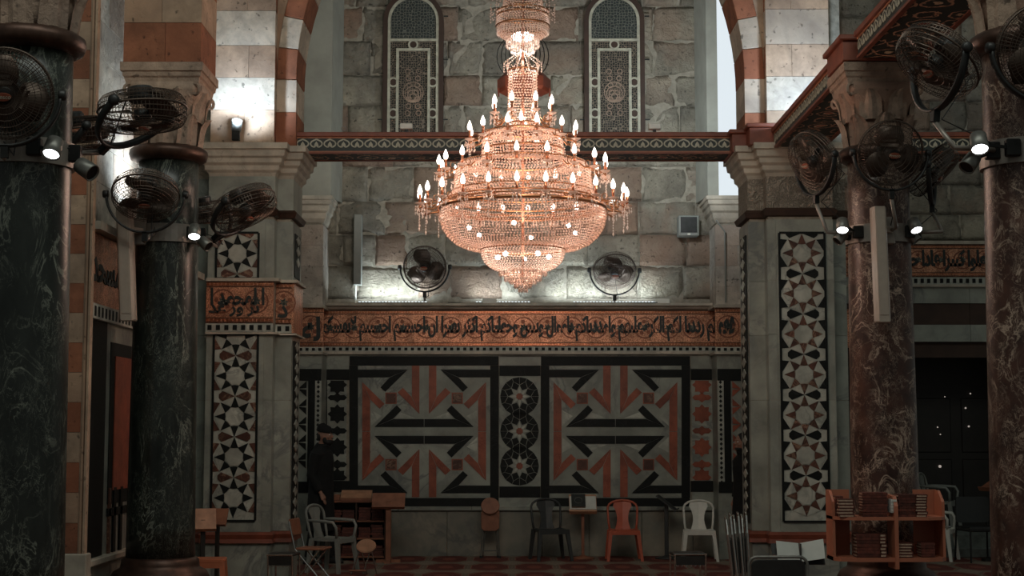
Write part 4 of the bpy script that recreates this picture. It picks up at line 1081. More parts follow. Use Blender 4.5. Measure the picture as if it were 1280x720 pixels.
MB().tube([(AX, YC, zz(355)), (AX, YC, zz(-60))], .013, 8).build('stem', 'wood', ch, smooth=True)
netting('bead_bowl', [(104, 263), (105, 272), (102, 284), (95, 295), (85, 304), (71, 310), (54, 312)], .0275, .031, .0098)
netting('bead_bowl', [(52.5, 311), (52, 319), (48.5, 327), (41, 334), (32, 338), (23, 339)], .024, .028, .0095, 'clear_crystal')
for r, v0, v1 in ((24, 339, 345), (17.5, 345, 351), (11, 351, 356), (5.5, 356, 366)): netting('bead_drop', [(r, v0), (r * .97, v1)], .016, .024, .009)
netting('bead_collar', [(101, 254), (103, 262)], .02, .028, .010)
netting('bead_tier', [(80, 205), (84, 212), (86, 225), (87, 238), (96, 250)], .027, .031, .0105)
netting('bead_tier', [(46, 166), (50, 172), (51, 186), (52, 204), (66, 207), (80, 208)], .027, .030, .0100)
netting('bead_tier', [(17.5, 88), (18, 110), (18.5, 135), (20, 155), (27, 166), (46, 168)], .026, .027, .0095)
netting('bead_bowl', [(33, 20), (34, 30), (33, 38), (27, 45), (21, 50)], .020, .026, .0095)
netting('bead_bowl', [(21, 46), (19, 52), (15, 57)], .018, .024, .009, 'clear_crystal')
netting('bead_tier', [(24, -22), (24, 0), (26, 12), (33, 15)], .026, .028, .0095)
netting('bead_tier', [(16, -55), (16, -40), (24, -22)], .0235, .028, .0095)
for r, v in ((104, 262), (105, 255), (97, 250), (88, 240), (87, 252), (53, 312), (80, 205), (52, 188), (47, 166), (18, 88), (20, 155), (33, 20), (34, 15), (34, 33), (52, 204), (27, 166), (24, -2)): hoop(r, v)
MB().lathe([(105 * kc, zz(262.5)), (106 * kc, zz(262)), (106 * kc, zz(259)), (105 * kc, zz(258.5)), (104 * kc, zz(258.5)), (104 * kc, zz(262.5))], 64, (AX, YC, 0), cap=False).build('main_ring', 'brass', ch, smooth=True)
# hanging fringes
def fringe(nm, r, v, n, L, mat='clear_crystal', sc=1):
    mb = MB()
    for k in range(n):
        a = 2 * PI * (k + random.random() * .4) / n; z_ = zz(v); x, y = AX + r * kc * math.cos(a), YC + r * kc * math.sin(a)
        mb.octa((x, y, z_ - .012 * sc), .008 * sc); mb.octa((x, y, z_ - L * .35), .007 * sc, .016 * sc); mb.octa((x, y, z_ - L * .8), .009 * sc, .022 * sc)
    return tag(mb.build(nm, mat, ch), kind='stuff')
fringe('crystal_fringe', 30, 338, 44, .04); fringe('crystal_fringe', 23, 344, 36, .05); fringe('crystal_fringe', 16.5, 348, 26, .045); fringe('crystal_fringe', 10.5, 354, 18, .04)
fringe('crystal_fringe', 21, 49, 30, .08); fringe('crystal_fringe', 15, 56, 26, .075); fringe('crystal_fringe', 33, 36, 44, .05); fringe('crystal_fringe', 104, 262, 110, .05)
# crown garlands around the upper cup
g = MB()
for k in range(10):
    a0 = 2 * PI * k / 10; a1 = a0 + 2 * PI / 10
    for j in range(9):
        t = j / 8; a = a0 + (a1 - a0) * t; r = 40 * kc; z_ = zz(6) - .12 * math.sin(PI * t); g.octa((AX + r * math.cos(a), YC + r * math.sin(a), z_), .008)
    for j in range(7): g.octa((AX + 41 * kc * math.cos(a0), YC + 41 * kc * math.sin(a0), zz(6) - .028 * j), .0075, .012)
    for j in range(7): t = j / 6; g.octa((AX + (26 + 15 * t) * kc * math.cos(a0), YC + (26 + 15 * t) * kc * math.sin(a0), zz(-12) - (zz(-12) - zz(6)) * t + .04 * math.sin(PI * t)), .0075)
    for j in range(9):
        t = j / 8; a = a0 + (a1 - a0) * t; r = (22 - 2 * math.sin(PI * t)) * kc; g.octa((AX + r * math.cos(a), YC + r * math.sin(a), zz(78) - .07 * math.sin(PI * t)), .0075)
    for j in range(4): g.octa((AX + 24 * kc * math.cos(a0), YC + 24 * kc * math.sin(a0), zz(80) - .024 * j), .008, .012)
    for j in range(10): t = j / 9; g.octa((AX + (22 * t + 2) * kc * math.cos(a0), YC + (22 * t + 2) * kc * math.sin(a0), zz(64) + (zz(78) - zz(64)) * t + .0), .007)
tag(g.build('garlands', 'peach_crystal', ch), kind='stuff')
# candle arms
def arms(n, off, r0, r1, vb, vin, drops=True, big=1.0, sk=()):
    """vb: v of the bulb centre at the side of the ring"""
    zb = zz(vb); zi_ = zz(vin); me = {}
    ra, rb = r0 * kc, r1 * kc; pan_z = zb - .128 * big
    P = [(ra, 0, zi_), (ra + (rb - ra) * .35, 0, zi_ - .045), (ra + (rb - ra) * .75, 0, zi_ - .05), (rb + .008, 0, pan_z - .035), (rb, 0, pan_z)]
    Q = []
    for i in range(len(P) - 1):
        for t in (0, .5): Q.append(tuple(P[i][k] + (P[i + 1][k] - P[i][k]) * t for k in range(3)))
    Q.append(P[-1])
    am = MB().tube(Q, .0075, 6); am.torus(.028, .005, (ra + (rb - ra) * .55, 0, zi_ - .01), 'y', 10, 4)
    arm_me = am.mesh('arm', 'brass', True)
    pan = MB().lathe([(.006, -.012), (.02, -.008), (.044 * big, .006), (.047 * big, .012), (.02, .006)], 12, (rb, 0, pan_z)).mesh('drip_pan', 'peach_crystal', True)
    cnd = MB().lathe([(.0125, 0), (.0125, .086 * big)], 8, (rb, 0, pan_z + .004)).mesh('candle', 'copper', True)
    bl = MB().lathe([(.011, 0), (.021 * big, .018), (.023 * big, .034), (.018 * big, .056), (.009, .078), (.002, .094)], 10, (rb, 0, pan_z + .088 * big)).mesh('bulb', 'bulb_light', True)
    dm = MB()
    for a in range(6):
        x, y = rb + .04 * big * math.cos(a * PI / 3), .04 * big * math.sin(a * PI / 3)
        dm.octa((x, y, pan_z - .02), .006, .01); dm.octa((x, y, pan_z - .048), .008, .018)
    if drops:
        for j in range(5): dm.octa((rb + .004, 0, pan_z - .06 - .025 * j), .0075, .012)
        dm.octa((rb + .004, 0, pan_z - .195), .011, .026)
    drop = dm.mesh('crystal_drops', 'clear_crystal')
    for k in range(n):
        a = off + 2 * PI * k / n
        o = inst('arm', arm_me, ch, (AX, YC, 0), (0, 0, a))
        for nm, m_ in (('drip_pan', pan), ('candle', cnd), ('bulb', bl)): inst(nm, m_, o, (0, 0, 0), world=False)
        tag(inst('crystal_drops', drop, o, (0, 0, 0), world=False), kind='stuff')
arms(24, -PI / 2 - math.radians(3.5), 104, 131, 242, 254)
arms(18, -PI / 2 - math.radians(4.4), 84, 106, 202, 212)
arms(12, -PI / 2 + math.radians(14), 52, 69, 161, 172)
arms(8, -PI / 2 + math.radians(24), 24, 39, 128, 148)
arms(6, -PI / 2 + math.radians(-6), 18, 21, 150, 162, False, .9)
# inner lamps seen through the beads
for r, v, n, s_, o_ in ((72, 288, 6, .021, .35), (34, 320, 5, .024, .2)):
    me = MB().ball((0, 0, 0), s_, n=8, m=6).mesh('inner_bulb', 'inner_bulb', True)
    for k in range(n): a = 2 * PI * (k + o_) / n; inst('inner_bulb', me, ch, (AX + r * kc * math.cos(a), YC + r * kc * math.sin(a), zz(v)))
me = MB().ball((0, 0, 0), .032, n=10, m=8).mesh('inner_bulb', 'inner_bulb', True)
for k in range(6): a = k * PI / 3; inst('inner_bulb', me, ch, (AX + 10 * kc * math.cos(a), YC + 10 * kc * math.sin(a), zz(46)))
# octagonal wooden case on a bracket behind the chandelier, with loose cables
hz = empty('winch_case', (XU(654, 15.3, 100), 15.3, ZV(118, 15.3)), 'octagonal red wooden case hanging behind the chandelier stem', 'case')
c0 = U(655, 105, 15.3)
MB().lathe([(.25, ZV(116, 15.3)), (.27, ZV(112, 15.3)), (.27, ZV(100, 15.3)), (.21, ZV(93, 15.3)), (.14, ZV(86, 15.3))], 8, (c0.x, 15.3, 0)).build('case_body', 'red_wood', hz)
for s in (-1, 1): MB().tube([(c0.x + s * .262, 15.22, ZV(112, 15.3)), (c0.x + s * .255, 15.22, ZV(123, 15.3))], .008, 6).build('finial', 'red_wood', hz)
for k in range(9):
    r = .10 + .022 * k; s = 1 if k % 2 else -1; y = 15.3 + .02 * k
    pts = [(c0.x + s * r * math.sin(t), y, ZV(66, 15.3) + .26 * math.cos(t)) for t in [PI * i / 12 for i in range(13)]]
    MB().tube(pts, .005, 5).build('cable', 'dark_metal', hz)
MB().tube([(c0.x, 15.3, ZV(88, 15.3)), (c0.x, 15.3, 8.5)], .02, 6).build('hanging_rod', 'dark_metal', hz)

# ------------------------------------------------------------------ fans
FM = {}
def fan_meshes():
    R = .28; m = MB()
    def wires(sgn, y0, y1, mb):
        for k in range(72):
            a = 2 * PI * k / 72; c, s = math.cos(a), math.sin(a); P = [(.05, y1), (.19, y1 * .97), (.255, y1 * .85), (R - .004, y1 * .55), (R, 0)]
            mb.tube([(r * c, y * 1.0, r * s) for r, y in P], .0019, 3)
        for r, y in ((.07, y1), (.11, y1), (.15, y1 * .98), (.19, y1 * .97), (.225, y1 * .92), (.255, y1 * .85), (R - .004, y1 * .55), (R - .002, y1 * .28)): mb.torus(r, .0024, (0, y, 0), 'y', 28, 3)
    f = MB(); wires(1, 0, -.115, f); FM['front_cage'] = f.mesh('front_cage', 'fan_cage')
    f = MB(); wires(1, 0, .095, f); FM['rear_cage'] = f.mesh('rear_cage', 'fan_cage')
    FM['rim'] = MB().torus(R, .008, (0, 0, 0), 'y', 40, 6).mesh('rim', 'fan_cage', True)
    b = MB(); rings = []
    for j in range(6):
        t = j / 5; r = .05 + .19 * t; w_ = .06 + .075 * math.sin(PI * min(1, t * .75 + .15)); tw = .045 * (1 - .4 * t)
        rings.append([(r, -tw - .02, -w_ * .8), (r, -tw - .016, -w_ * .8), (r + .01, tw - .016, w_), (r + .01, tw - .02, w_)])
    b.loft(rings); FM['blade'] = b.mesh('blade', 'fan_cage', True)
    h = MB().lathe([(.055, 0), (.055, .05), (.045, .065)], 20); h.xf(Matrix.Rotation(PI / 2, 4, 'X')); FM['hub'] = h.mesh('hub', 'black_plastic', True)
    mt = MB().lathe([(.075, 0), (.085, .01), (.085, .075), (.075, .09)], 24); mt.xf(Matrix.Translation((0, .06, 0)) @ Matrix.Rotation(-PI / 2, 4, 'X')); FM['motor'] = mt.mesh('motor', 'black_plastic')
    bd = MB().lathe([(.05, 0), (.05, .012)], 24); bd.xf(Matrix.Translation((0, -.117, 0)) @ Matrix.Rotation(PI / 2, 4, 'X')); bd.xf(Matrix.Scale(.5, 4, (0, 0, 1))); FM['badge'] = bd.mesh('badge', 'red_inlay')
    y = MB(); pts = [(.325 * math.cos(a), 0, .325 * math.sin(a)) for a in [-PI * i / 16 for i in range(17)]]
    y.loft([[(r * math.cos(a), w_, r * math.sin(a)) for r, w_ in ((.316, -.022), (.334, -.022), (.334, .022), (.316, .022))] for a in [-PI * i / 20 for i in range(21)]]); FM['yoke'] = y.mesh('yoke', 'black_plastic', True)
    k = MB().lathe([(.03, 0), (.034, .01), (.034, .035), (.028, .045)], 14); k.xf(Matrix.Rotation(PI / 2, 4, 'Y')); FM['knob'] = k.mesh('knob', 'black_plastic', True)
    n = MB().box(-.022, .022, -.022, .022, -.40, -.32); FM['pivot'] = n.mesh('pivot', 'dark_metal')
fan_meshes()
FT = bpy.data.curves.new('badge_lettering', 'FONT'); FT.body = 'Presco'
def fan(lab, u, v, Y, pan, tilt, yt=0, sc=1.0, arm=None, group=None):
    """pan 0 faces the camera, + to the right; tilt + faces down; yt swings the yoke"""
    p = U(u, v, Y); r = empty('wall_fan', p, lab, 'fan', group)
    pan, tilt, yt = (math.radians(q) for q in (pan, tilt, yt)); s3 = (sc,) * 3
    hr = (tilt, 0, pan)
    for nm in ('front_cage', 'rear_cage', 'rim', 'hub', 'motor', 'badge'): inst(nm, FM[nm], r, (0, 0, 0), hr, s3, world=False)
    hm = Euler(hr).to_matrix()
    for k in range(3):
        e = (hm @ Matrix.Rotation(k * 2 * PI / 3 + .4, 3, 'Y')).to_euler(); inst('blade', FM['blade'], r, (0, 0, 0), e, s3, world=False)
    yr = (yt, 0, pan); ym = Euler(yr).to_matrix()
    inst('yoke', FM['yoke'], r, (0, 0, 0), yr, s3, world=False); inst('pivot', FM['pivot'], r, (0, 0, 0), yr, s3, world=False)
    for s in (1, -1): inst('knob', FM['knob'], r, ym @ Vector((.31 * s * sc, 0, 0)), (Matrix.Rotation(0, 3, 'X') @ ym @ Matrix.Rotation(0 if s > 0 else PI, 3, 'Z')).to_euler(), s3, world=False)
    end = ym @ Vector((0, 0, -.40 * sc)) + p
    if arm:
        pts = [end] + [Vector(q) for q in arm]
        Q = [pts[0]]
        for a, b, c in zip(pts, pts[1:], pts[2:]): Q += [b + (a - b) * min(.3, .06 / max(.01, (a - b).length)), b, b + (c - b) * min(.3, .06 / max(.01, (c - b).length))]
        Q.append(pts[-1]); MB().tube(Q, .017, 8).build('arm', 'clamp_metal', r, smooth=True)
        w_ = [p + hm @ Vector((0, .13 * sc, -.03)), p + hm @ Vector((0, .24 * sc, -.12)) + Vector((.03, 0, -.12)), end + Vector((.05, .02, .02)), Vector(arm[-1]) + Vector((0, -.02, .03))]
        MB().tube(w_, .005, 5).build('power_cord', 'black_plastic', r)
    return r
zcl = ZV(294, 13.7)
def clampP(cx, cy, deg, dz=0, rr=.29): a = math.radians(deg); return (cx + rr * math.sin(a), cy - rr * math.cos(a), zcl + dz)
# deg 0 = towards the camera, 90 = right
def armto(cx, cy, deg, rr, dz=-.0): return [(cx + rr * math.sin(math.radians(deg)), cy - rr * math.cos(math.radians(deg)), zcl + dz), clampP(cx, cy, deg)]
fan('fan on the nearest green column, turned towards the viewer at the left edge', 8, 117, 9.25, 8, 22, 0, 1.0, [clampP(CL, 9.7, -10)])
fan('large fan facing down right of the nearest green column', 178, 138, 9.7, 72, 84, 50, 1.0, [clampP(CL, 9.7, 75, 0)])
fan('half hidden fan behind the nearest green column', 93, 167, 10.3, 120, 80, 35, .95, [clampP(CL, 9.7, 120)])
fan('fan facing down in front of the second green column', 182, 243, 13.1, 4, 62, 0, 1.02, [clampP(CL, 13.7, -8, -.0)])
fan('tilted fan facing down right of the second green column', 305, 258, 13.6, 72, 62, 46, 1.05, [clampP(CL, 13.7, 80)])
fan('dark fan turned away behind the lamps of the second green column', 256, 264, 14.2, 150, 75, -30, .9, [clampP(CL, 13.7, 130)])
fan('fan facing left on the left side of the bookcase column', 1019, 200, 13.5, -70, 30, 0, .98, armto(CR, 13.6, -78, .52))
fan('round faced fan turned to the camera in front of the bookcase column', 1113, 191, 13.0, 4, 22, 0, 1.0, [(CR + .03, 13.2, ZV(284, 13.2)), clampP(CR, 13.7, 5)])
fan('fan tilted down on the right side of the bookcase column', 1164, 212, 13.7, 70, 48, 0, .98, armto(CR, 13.6, 72, .52))
fan('large tilted fan left of the column at the right edge', 1174, 75, 9.5, -76, 50, -6, 1.0, armto(CR, 9.6, -72, .58))
fan('fan cut by the right edge of the frame', 1302, 62, 9.2, 8, 20, 0, 1.0, [clampP(CR, 9.7, 5)])
zl = ZV(380, YB)
fan('black fan standing on the frieze ledge left of the chandelier', 531, 334, 21.28, -4, 14, 0, 1.06, [U(531, 376, 21.3)])
fan('black fan standing on the frieze ledge right of the chandelier', 768, 338, 21.28, 3, 48, 0, 1.06, [U(768, 376, 21.3)])
# badge lettering
def badge_text(u, v, Y, pan, tilt):
    c = bpy.data.curves.new('badge_lettering', 'FONT'); c.body = 'Presco'; c.size = .036; c.align_x = 'CENTER'; c.align_y = 'CENTER'; c.extrude = .001
    o = bpy.data.objects.new('badge_lettering', c); col.objects.link(o); c.materials.append(MATS['cream_paint']); 
    dg = bpy.context.evaluated_depsgraph_get(); me = bpy.data.meshes.new_from_object(o.evaluated_get(dg)); bpy.data.objects.remove(o)
    me.transform(Matrix.Translation((0, -.1305, 0)) @ Matrix.Rotation(PI / 2, 4, 'X')); me.name = 'badge_lettering'
    for ob in list(bpy.data.objects):
        if ob.name.startswith('wall_fan'):
            for c_ in ob.children:
                if c_.name.startswith('badge') and not c_.children: inst('badge_lettering', me, c_, (0, 0, 0), world=False)
badge_text(0, 0, 0, 0, 0)

# ------------------------------------------------------------------ lamps on the clamps
def lamp(lab, p, d, lit=True, power=6, sc=1.0, base=None, group=None):
    """p: body centre, d: pointing direction"""
    d = Vector(d).normalized(); r = empty('spot_lamp', p, lab, 'lamp', group); q = d.to_track_quat('-Z', 'Y').to_matrix().to_4x4(); S = Matrix.Scale(sc, 4)
    b = MB().lathe([(.035, .075), (.052, .07), (.056, .02), (.058, -.05), (.052, -.052), (.048, -.03)], 20); b.xf(q @ S); b.build('housing', 'grey_metal', r, smooth=True, world=False)
    g_ = MB().lathe([(.0, -.036), (.049, -.036)], 20); g_.v = g_.v; gg = MB().lathe([(.002, -.042), (.050, -.040), (.050, -.034), (.002, -.034)], 20); gg.xf(q @ S); gg.build('lens', 'spot_light' if lit else 'dark_metal', r, world=False)
    if base is not None:
        bb = Vector(base) - Vector(p); k = MB(); k.bar((0, 0, 0), bb, .018, .018); k.build('bracket', 'dark_metal', r, world=False)
        b2 = MB().box(bb.x - .045, bb.x + .045, bb.y - .03, bb.y + .03, bb.z - .055, bb.z + .055); b2.build('junction_box', 'dark_metal', r, world=False, bevel=.008)
    if lit: spot('spot_lamp_beam', Vector(p) + d * .07 * sc, Vector(p) + d, power, (.92, .97, 1), 95, .7, .04)
    return r
def lampat(lab, u, v, Y, d, lit, cxy, deg, power=6, sc=1.0, group=None):
    return lamp(lab, U(u, v, Y), d, lit, power, sc, clampP(cxy[0], cxy[1], deg, 0, .32), group)
C1, C2, C3, C4 = (CL, 9.7), (CL, 13.7), (CR, 13.7), (CR, 9.7)
lampat('lit round spot lamp on the steel band of the nearest green column', 66, 186, 9.36, (-.05, -.55, -.85), True, C1, 25, 8, .98)
lampat('unlit spot lamp under the large fan beside the nearest green column', 109, 212, 9.6, (.75, -.3, -.5), False, C1, 80)
lampat('lit round spot lamp on the steel band of the second green column', 243, 291, 13.36, (.08, -.55, -.85), True, C2, 55, 8, .98)
lampat('unlit spot lamp just below the lit one on the second green column', 257, 305, 13.55, (.6, -.3, -.5), False, C2, 80, 8, .9)
lampat('lit round spot lamp on the left of the bookcase column', 1053, 283, 13.4, (-.12, -.55, -.85), True, C3, -48, 8, .98)
lampat('unlit spot lamp under the lit one left on the bookcase column', 1050, 298, 13.5, (-.6, -.2, -.6), False, C3, -75, 8, .85)
lampat('lit round spot lamp on the right of the bookcase column', 1144, 283, 13.4, (.15, -.55, -.85), True, C3, 42, 8, .98)
lampat('unlit spot lamp under the lit one right on the bookcase column', 1142, 297, 13.5, (.5, -.2, -.6), False, C3, 70, 8, .85)
lampat('lit round spot lamp on the column at the right edge', 1224, 180, 9.36, (-.08, -.55, -.85), True, C4, -35, 8, .98)
lampat('unlit spot lamp under the lit one on the column at the right edge', 1212, 204, 9.5, (-.5, -.3, -.6), False, C4, -60, 8, .9)
lamp('bright floodlight on the left pier cornice aimed at the banded stone', U(296, 156, 17.45), (.12, -.40, .55), True, .1, 1.1, U(295, 170, 17.45))
lamp('lamp low behind the second green column washing the left wall white', U(147, 268, 14.3), (.0, -.1, 1), True, .1, 1.0, U(147, 283, 14.3))
# floodlight cases on the tie beam
for u, n in ((508, 'left'), (818, 'right')):
    p = U(u, 159, YT + .15); r = empty('beam_floodlight', p, 'small white floodlight case standing on the tie beam, %s of the chandelier' % n, 'lamp')
    MB().box(p.x - .075, p.x + .075, p.y - .05, p.y + .06, p.z - .03, p.z + .04).build('case', 'white_plastic', r, bevel=.01); MB().box(p.x - .02, p.x + .02, p.y - .02, p.y + .02, p.z - .065, p.z - .03).build('bracket', 'dark_metal', r)
    MB().box(p.x - .065, p.x + .065, p.y + .06, p.y + .064, p.z - .025, p.z + .035).build('lens', 'spot_light', r)
p = U(430, 161, YT + .1); o = MB().torus(.028, .006, tuple(p), 'y', 16, 5).build('iron_hook', 'clamp_metal'); tag(o, 'small pale hook on top of the tie beam near its left end', 'hook')
# LED bars on the frieze ledge
for i, (u0, u1, lb) in enumerate(((447, 534, 'left'), (594, 663, 'middle'), (716, 822, 'right'))):
    r = empty('ledge_light_bar', U((u0 + u1) / 2, 378, 21.33), '%s long light bar lying on the frieze ledge below the stone wall' % lb, 'light bar')
    z0 = ZV(379.8, 21.33); MB().box(XU(u0, 21.33), XU(u1, 21.33), 21.32, 21.38, z0 , z0 + .025).build('channel', 'grey_metal', r)
    n = int((u1 - u0) / 4)
    m = MB()
    for k in range(n): xc = XU(u0 + (k + .5) * (u1 - u0) / n, 21.33); m.box(xc - .014, xc + .014, 21.335, 21.372, z0 + .025, z0 + .034)
    tag(m.build('leds', 'led_bar', r), kind='stuff')
for u, lb in ((612, 'under the tip of the chandelier'), (828, 'at the right end of the light bars')):
    p = U(u, 377, 21.33); r = tag(MB().box(p.x - .10, p.x + .10, 21.29, 21.39, ZV(380, 21.33), ZV(373.5, 21.33)).build('driver_box', 'white_plastic', bevel=.008), 'small white power box on the ledge ' + lb, 'box')
q = [U(u, v, 21.27) for u, v in ((560, 378), (590, 379.5), (612, 381), (640, 379), (690, 381), (720, 382.5), (760, 381), (790, 379), (822, 378))]
tag(MB().tube(q, .006, 5).build('ledge_cable', 'black_plastic'), 'black cable drooping along the frieze ledge', 'cable')
# loudspeaker box, pipes on the stone wall
p = U(860, 283, 21.38); r = empty('wall_loudspeaker', p, 'square grey loudspeaker box on the stone wall, right', 'speaker')
MB().box(p.x - .145, p.x + .145, 21.28, YS, p.z - .145, p.z + .145).build('case', 'grey_plastic', r, bevel=.012); MB().box(p.x - .115, p.x + .115, 21.268, 21.28, p.z - .10, p.z + .12).build('grille', 'dark_metal', r)
MB().box(p.x - .02, p.x + .02, 21.262, 21.28, p.z - .135, p.z - .11).build('badge', 'white_plastic', r)
a, b = U(447.5, 268, 21.36), U(447.5, 356, 21.36)
r = empty('cable_trunking', (a.x, 21.4, b.z), 'tall grey cable trunking on the stone wall left of the fan', 'pipe')
MB().box(a.x - .055, a.x + .055, 21.34, YS, b.z, a.z).build('cover', 'grey_plastic', r, bevel=.008); MB().tube([(a.x - .03, 21.44, b.z), (a.x - .03, 21.44, zl)], .012, 6).build('cable', 'white_plastic', r)
tag(MB().tube([U(886, 252, 21.2), U(886, 268, 21.2), U(896, 276, 20.80), U(906, 290, 20.79), U(907, 378, 20.79)], .011, 6).build('conduit_pipe', 'grey_plastic'), 'thin pale conduit running down the right wall pilaster', 'pipe')

# ------------------------------------------------------------------ column loudspeakers
def linearray(lab, u0, v0, u1, v1, Y, wd, cxy, deg):
    a, b = U(u0, v0, Y), U(u1, v1, Y); r = empty('column_loudspeaker', b, lab, 'speaker'); d = .10
    rings = []
    for t, s in ((0, .90), (.01, 1), (.99, 1), (1, .92)):
        c = a + (b - a) * t; w_ = wd / 2 * s; rings.append([c + Vector((x, y, 0)) for x, y in ((-w_, -d * .3), (-w_ * .7, -d * .7), (w_ * .7, -d * .7), (w_, -d * .3), (w_, d * .5), (-w_, d * .5))])
    MB().loft(rings).build('case', 'speaker_white', r)
    c = a + (b - a) * .06; e = a + (b - a) * .94; m = MB()
    m.loft([[c + Vector((x, y, 0)) for x, y in ((-wd * .28, -d * .76), (wd * .28, -d * .76), (wd * .28, -d * .6), (-wd * .28, -d * .6))], [e + Vector((x, y, 0)) for x, y in ((-wd * .28, -d * .76), (wd * .28, -d * .76), (wd * .28, -d * .6), (-wd * .28, -d * .6))]]); m.build('grille', 'speaker_white', r)
    cp = Vector(clampP(cxy[0], cxy[1], deg, 0)); mid_ = a + (b - a) * .28
    MB().bar((mid_.x, mid_.y + .04, cp.z), cp, .05, .12).build('bracket', 'speaker_white', r)
    MB().box(cp.x - .06, cp.x + .06, cp.y - .05, cp.y + .04, cp.z - .12, cp.z + .12).build('mounting_plate', 'clamp_metal', r, bevel=.008)
    return r
linearray('tall white column loudspeaker left of the second green column', 155.5, 259, 160, 401, 13.3, .135, C2, -40)
linearray('tall beige column loudspeaker on the front of the bookcase column', 1097.5, 259, 1103.5, 403, 13.2, .125, C3, 0)
# ================================================================== FURNITURE
def monobloc(lab, u, Y, rz, mat, armsd=False, z0=0, group=None, sc=1.0, cat='chair', v=None):
    p = U(u, 540, Y); r = empty('plastic_chair', (p.x, Y, z0), lab, cat, group, math.radians(rz)); W = .21
    B = lambda mb, n, **k: mb.build(n, mat, r, world=False, **k)
    # seat: slightly dished slab
    rings = []
    for j, y in enumerate((-.22, -.20, -.1, .05, .17, .20)):
        zt = .44 - .012 * math.sin(PI * j / 5) - (.02 if j == 0 else 0); w_ = W * (1.04 - .03 * j / 2)
        rings.append([(-w_, y, zt + .008), (-w_ * .5, y, zt - .012), (w_ * .5, y, zt - .012), (w_, y, zt + .008), (w_, y, zt - .028), (-w_, y, zt - .028)])
    B(MB().loft(rings), 'seat')
    B(MB().box(-W, W, -.222, -.205, .375, .435), 'apron')
    # backrest: outer hoop and centre splat
    def bk(x, z): return (x, .20 + (z - .44) * .22, z)
    hp = [bk(-W * .92, .42)] + [bk(-W * (.95 + .08 * math.sin(t * 1.5)), .44 + .29 * t) for t in (.3, .6, .9, 1.05)] + [bk(W * math.sin(a) * .99, .755 + .095 * math.cos(a)) for a in (-1.2, -.8, -.4, 0, .4, .8, 1.2)] + [bk(W * (.95 + .08 * math.sin(t * 1.5)), .44 + .29 * t) for t in (1.05, .9, .6, .3)] + [bk(W * .92, .42)]
    B(MB().tube(hp, .017, 6), 'back_hoop', smooth=True)
    rings = []
    for j in range(7):
        t = j / 6; z = .43 + .40 * t; w_ = .115 - .035 * math.sin(PI * min(1, t * 1.3)) + .05 * max(0, t - .7) / .3; y = bk(0, z)[1]
        if t == 1: w_ = .12
        rings.append([(-w_, y - .002, z), (0, y + .012, z), (w_, y - .002, z), (w_, y + .010, z), (0, y + .026, z), (-w_, y + .010, z)])
    B(MB().loft(rings), 'back_splat')
    for sx in (-1, 1):
        for sy, y in ((-1, -.19), (1, .18)):
            x0, y0, x1, y1 = sx * W * .93, y, sx * (W + .035), y + sy * .05; top = .43 if not (armsd and sy < 0) else .45
            B(MB().loft([[(x1 - .02, y1 - .02, 0), (x1 + .02, y1 - .02, 0), (x1 + .02, y1 + .02, 0), (x1 - .02, y1 + .02, 0)], [(x0 - .034, y0 - .025, top), (x0 + .022, y0 - .025, top), (x0 + .022, y0 + .03, top), (x0 - .034, y0 + .03, top)]]), 'leg')
        if armsd:
            P = [(sx * (W - .0), -.19, .43), (sx * (W + .045), -.20, .58), (sx * (W + .055), -.16, .645), (sx * (W + .05), .0, .655), (sx * (W + .02), .16, .66), (sx * W * .98, .25, .66)]
            B(MB().tube(P, [.020, .020, .022, .022, .020, .016], 6), 'armrest', smooth=True)
    r.scale = (sc,) * 3
    return r
monobloc('dark grey armless plastic chair against the wall left of the book stand', 688, 20.72, 14, 'darkgrey_plastic', sc=.94)
monobloc('red armless plastic chair against the mosaic wall', 779, 20.72, 0, 'red_plastic', sc=.92)
monobloc('pale grey armless plastic chair against the wall, nearest the right pier', 873, 20.68, -4, 'white_plastic', sc=.92)
monobloc('grey plastic armchair seen from the side by the left pier', 417, 19.0, 66, 'grey_plastic', True, sc=.95)
monobloc('pale plastic armchair standing up on the stone steps behind the bookcase column', 1173, 21.85, 60, 'grey_plastic', True, z0=.312, sc=.95)
monobloc('pale plastic armchair half hidden by the bookcase, in front of the steps', 1168, 20.75, 62, 'white_plastic', True, sc=.95)

def folded_stool(lab, u, Y, rz=0, v=None):
    p = U(u, 540, Y); r = empty('folding_stool', (p.x, Y, 0), lab, 'stool', None, math.radians(rz))
    s = MB().lathe([(.12, -.012), (.127, 0), (.12, .012)], 24); s.xf(Matrix.Translation((0, -.04, .70)) @ Matrix.Rotation(math.radians(62), 4, 'X')); s.build('backrest', 'wood', r, world=False)
    s = MB().prism([(-.12, .40), (-.08, .365), (.08, .365), (.12, .40), (.125, .60), (.11, .66), (-.11, .66), (-.125, .60)], -.06, -.04); s.build('seat', 'wood', r, world=False, bevel=.004)
    for sx in (-1, 1):
        MB().tube([(sx * .09, -.02, .68), (sx * .095, -.02, .36), (sx * .13, -.03, .03)], .010, 7).build('leg', 'grey_metal', r, world=False); MB().tube([(sx * .075, .02, .66), (sx * .08, .02, .3), (sx * .10, .06, .03)], .010, 7).build('leg', 'grey_metal', r, world=False)
        MB().box(sx * .13 - .015, sx * .13 + .015, -.045, -.015, 0, .03).build('rubber_foot', 'black_plastic', r, world=False); MB().box(sx * .10 - .012, sx * .10 + .012, .045, .075, 0, .03).build('rubber_foot', 'black_plastic', r, world=False)
    MB().tube([(-.11, -.03, .10), (.11, -.03, .10)], .008, 6).build('crossbar', 'grey_metal', r, world=False)
folded_stool('folded wooden stool with metal legs leaning on the wall under the star roundels', 613, 21.08)
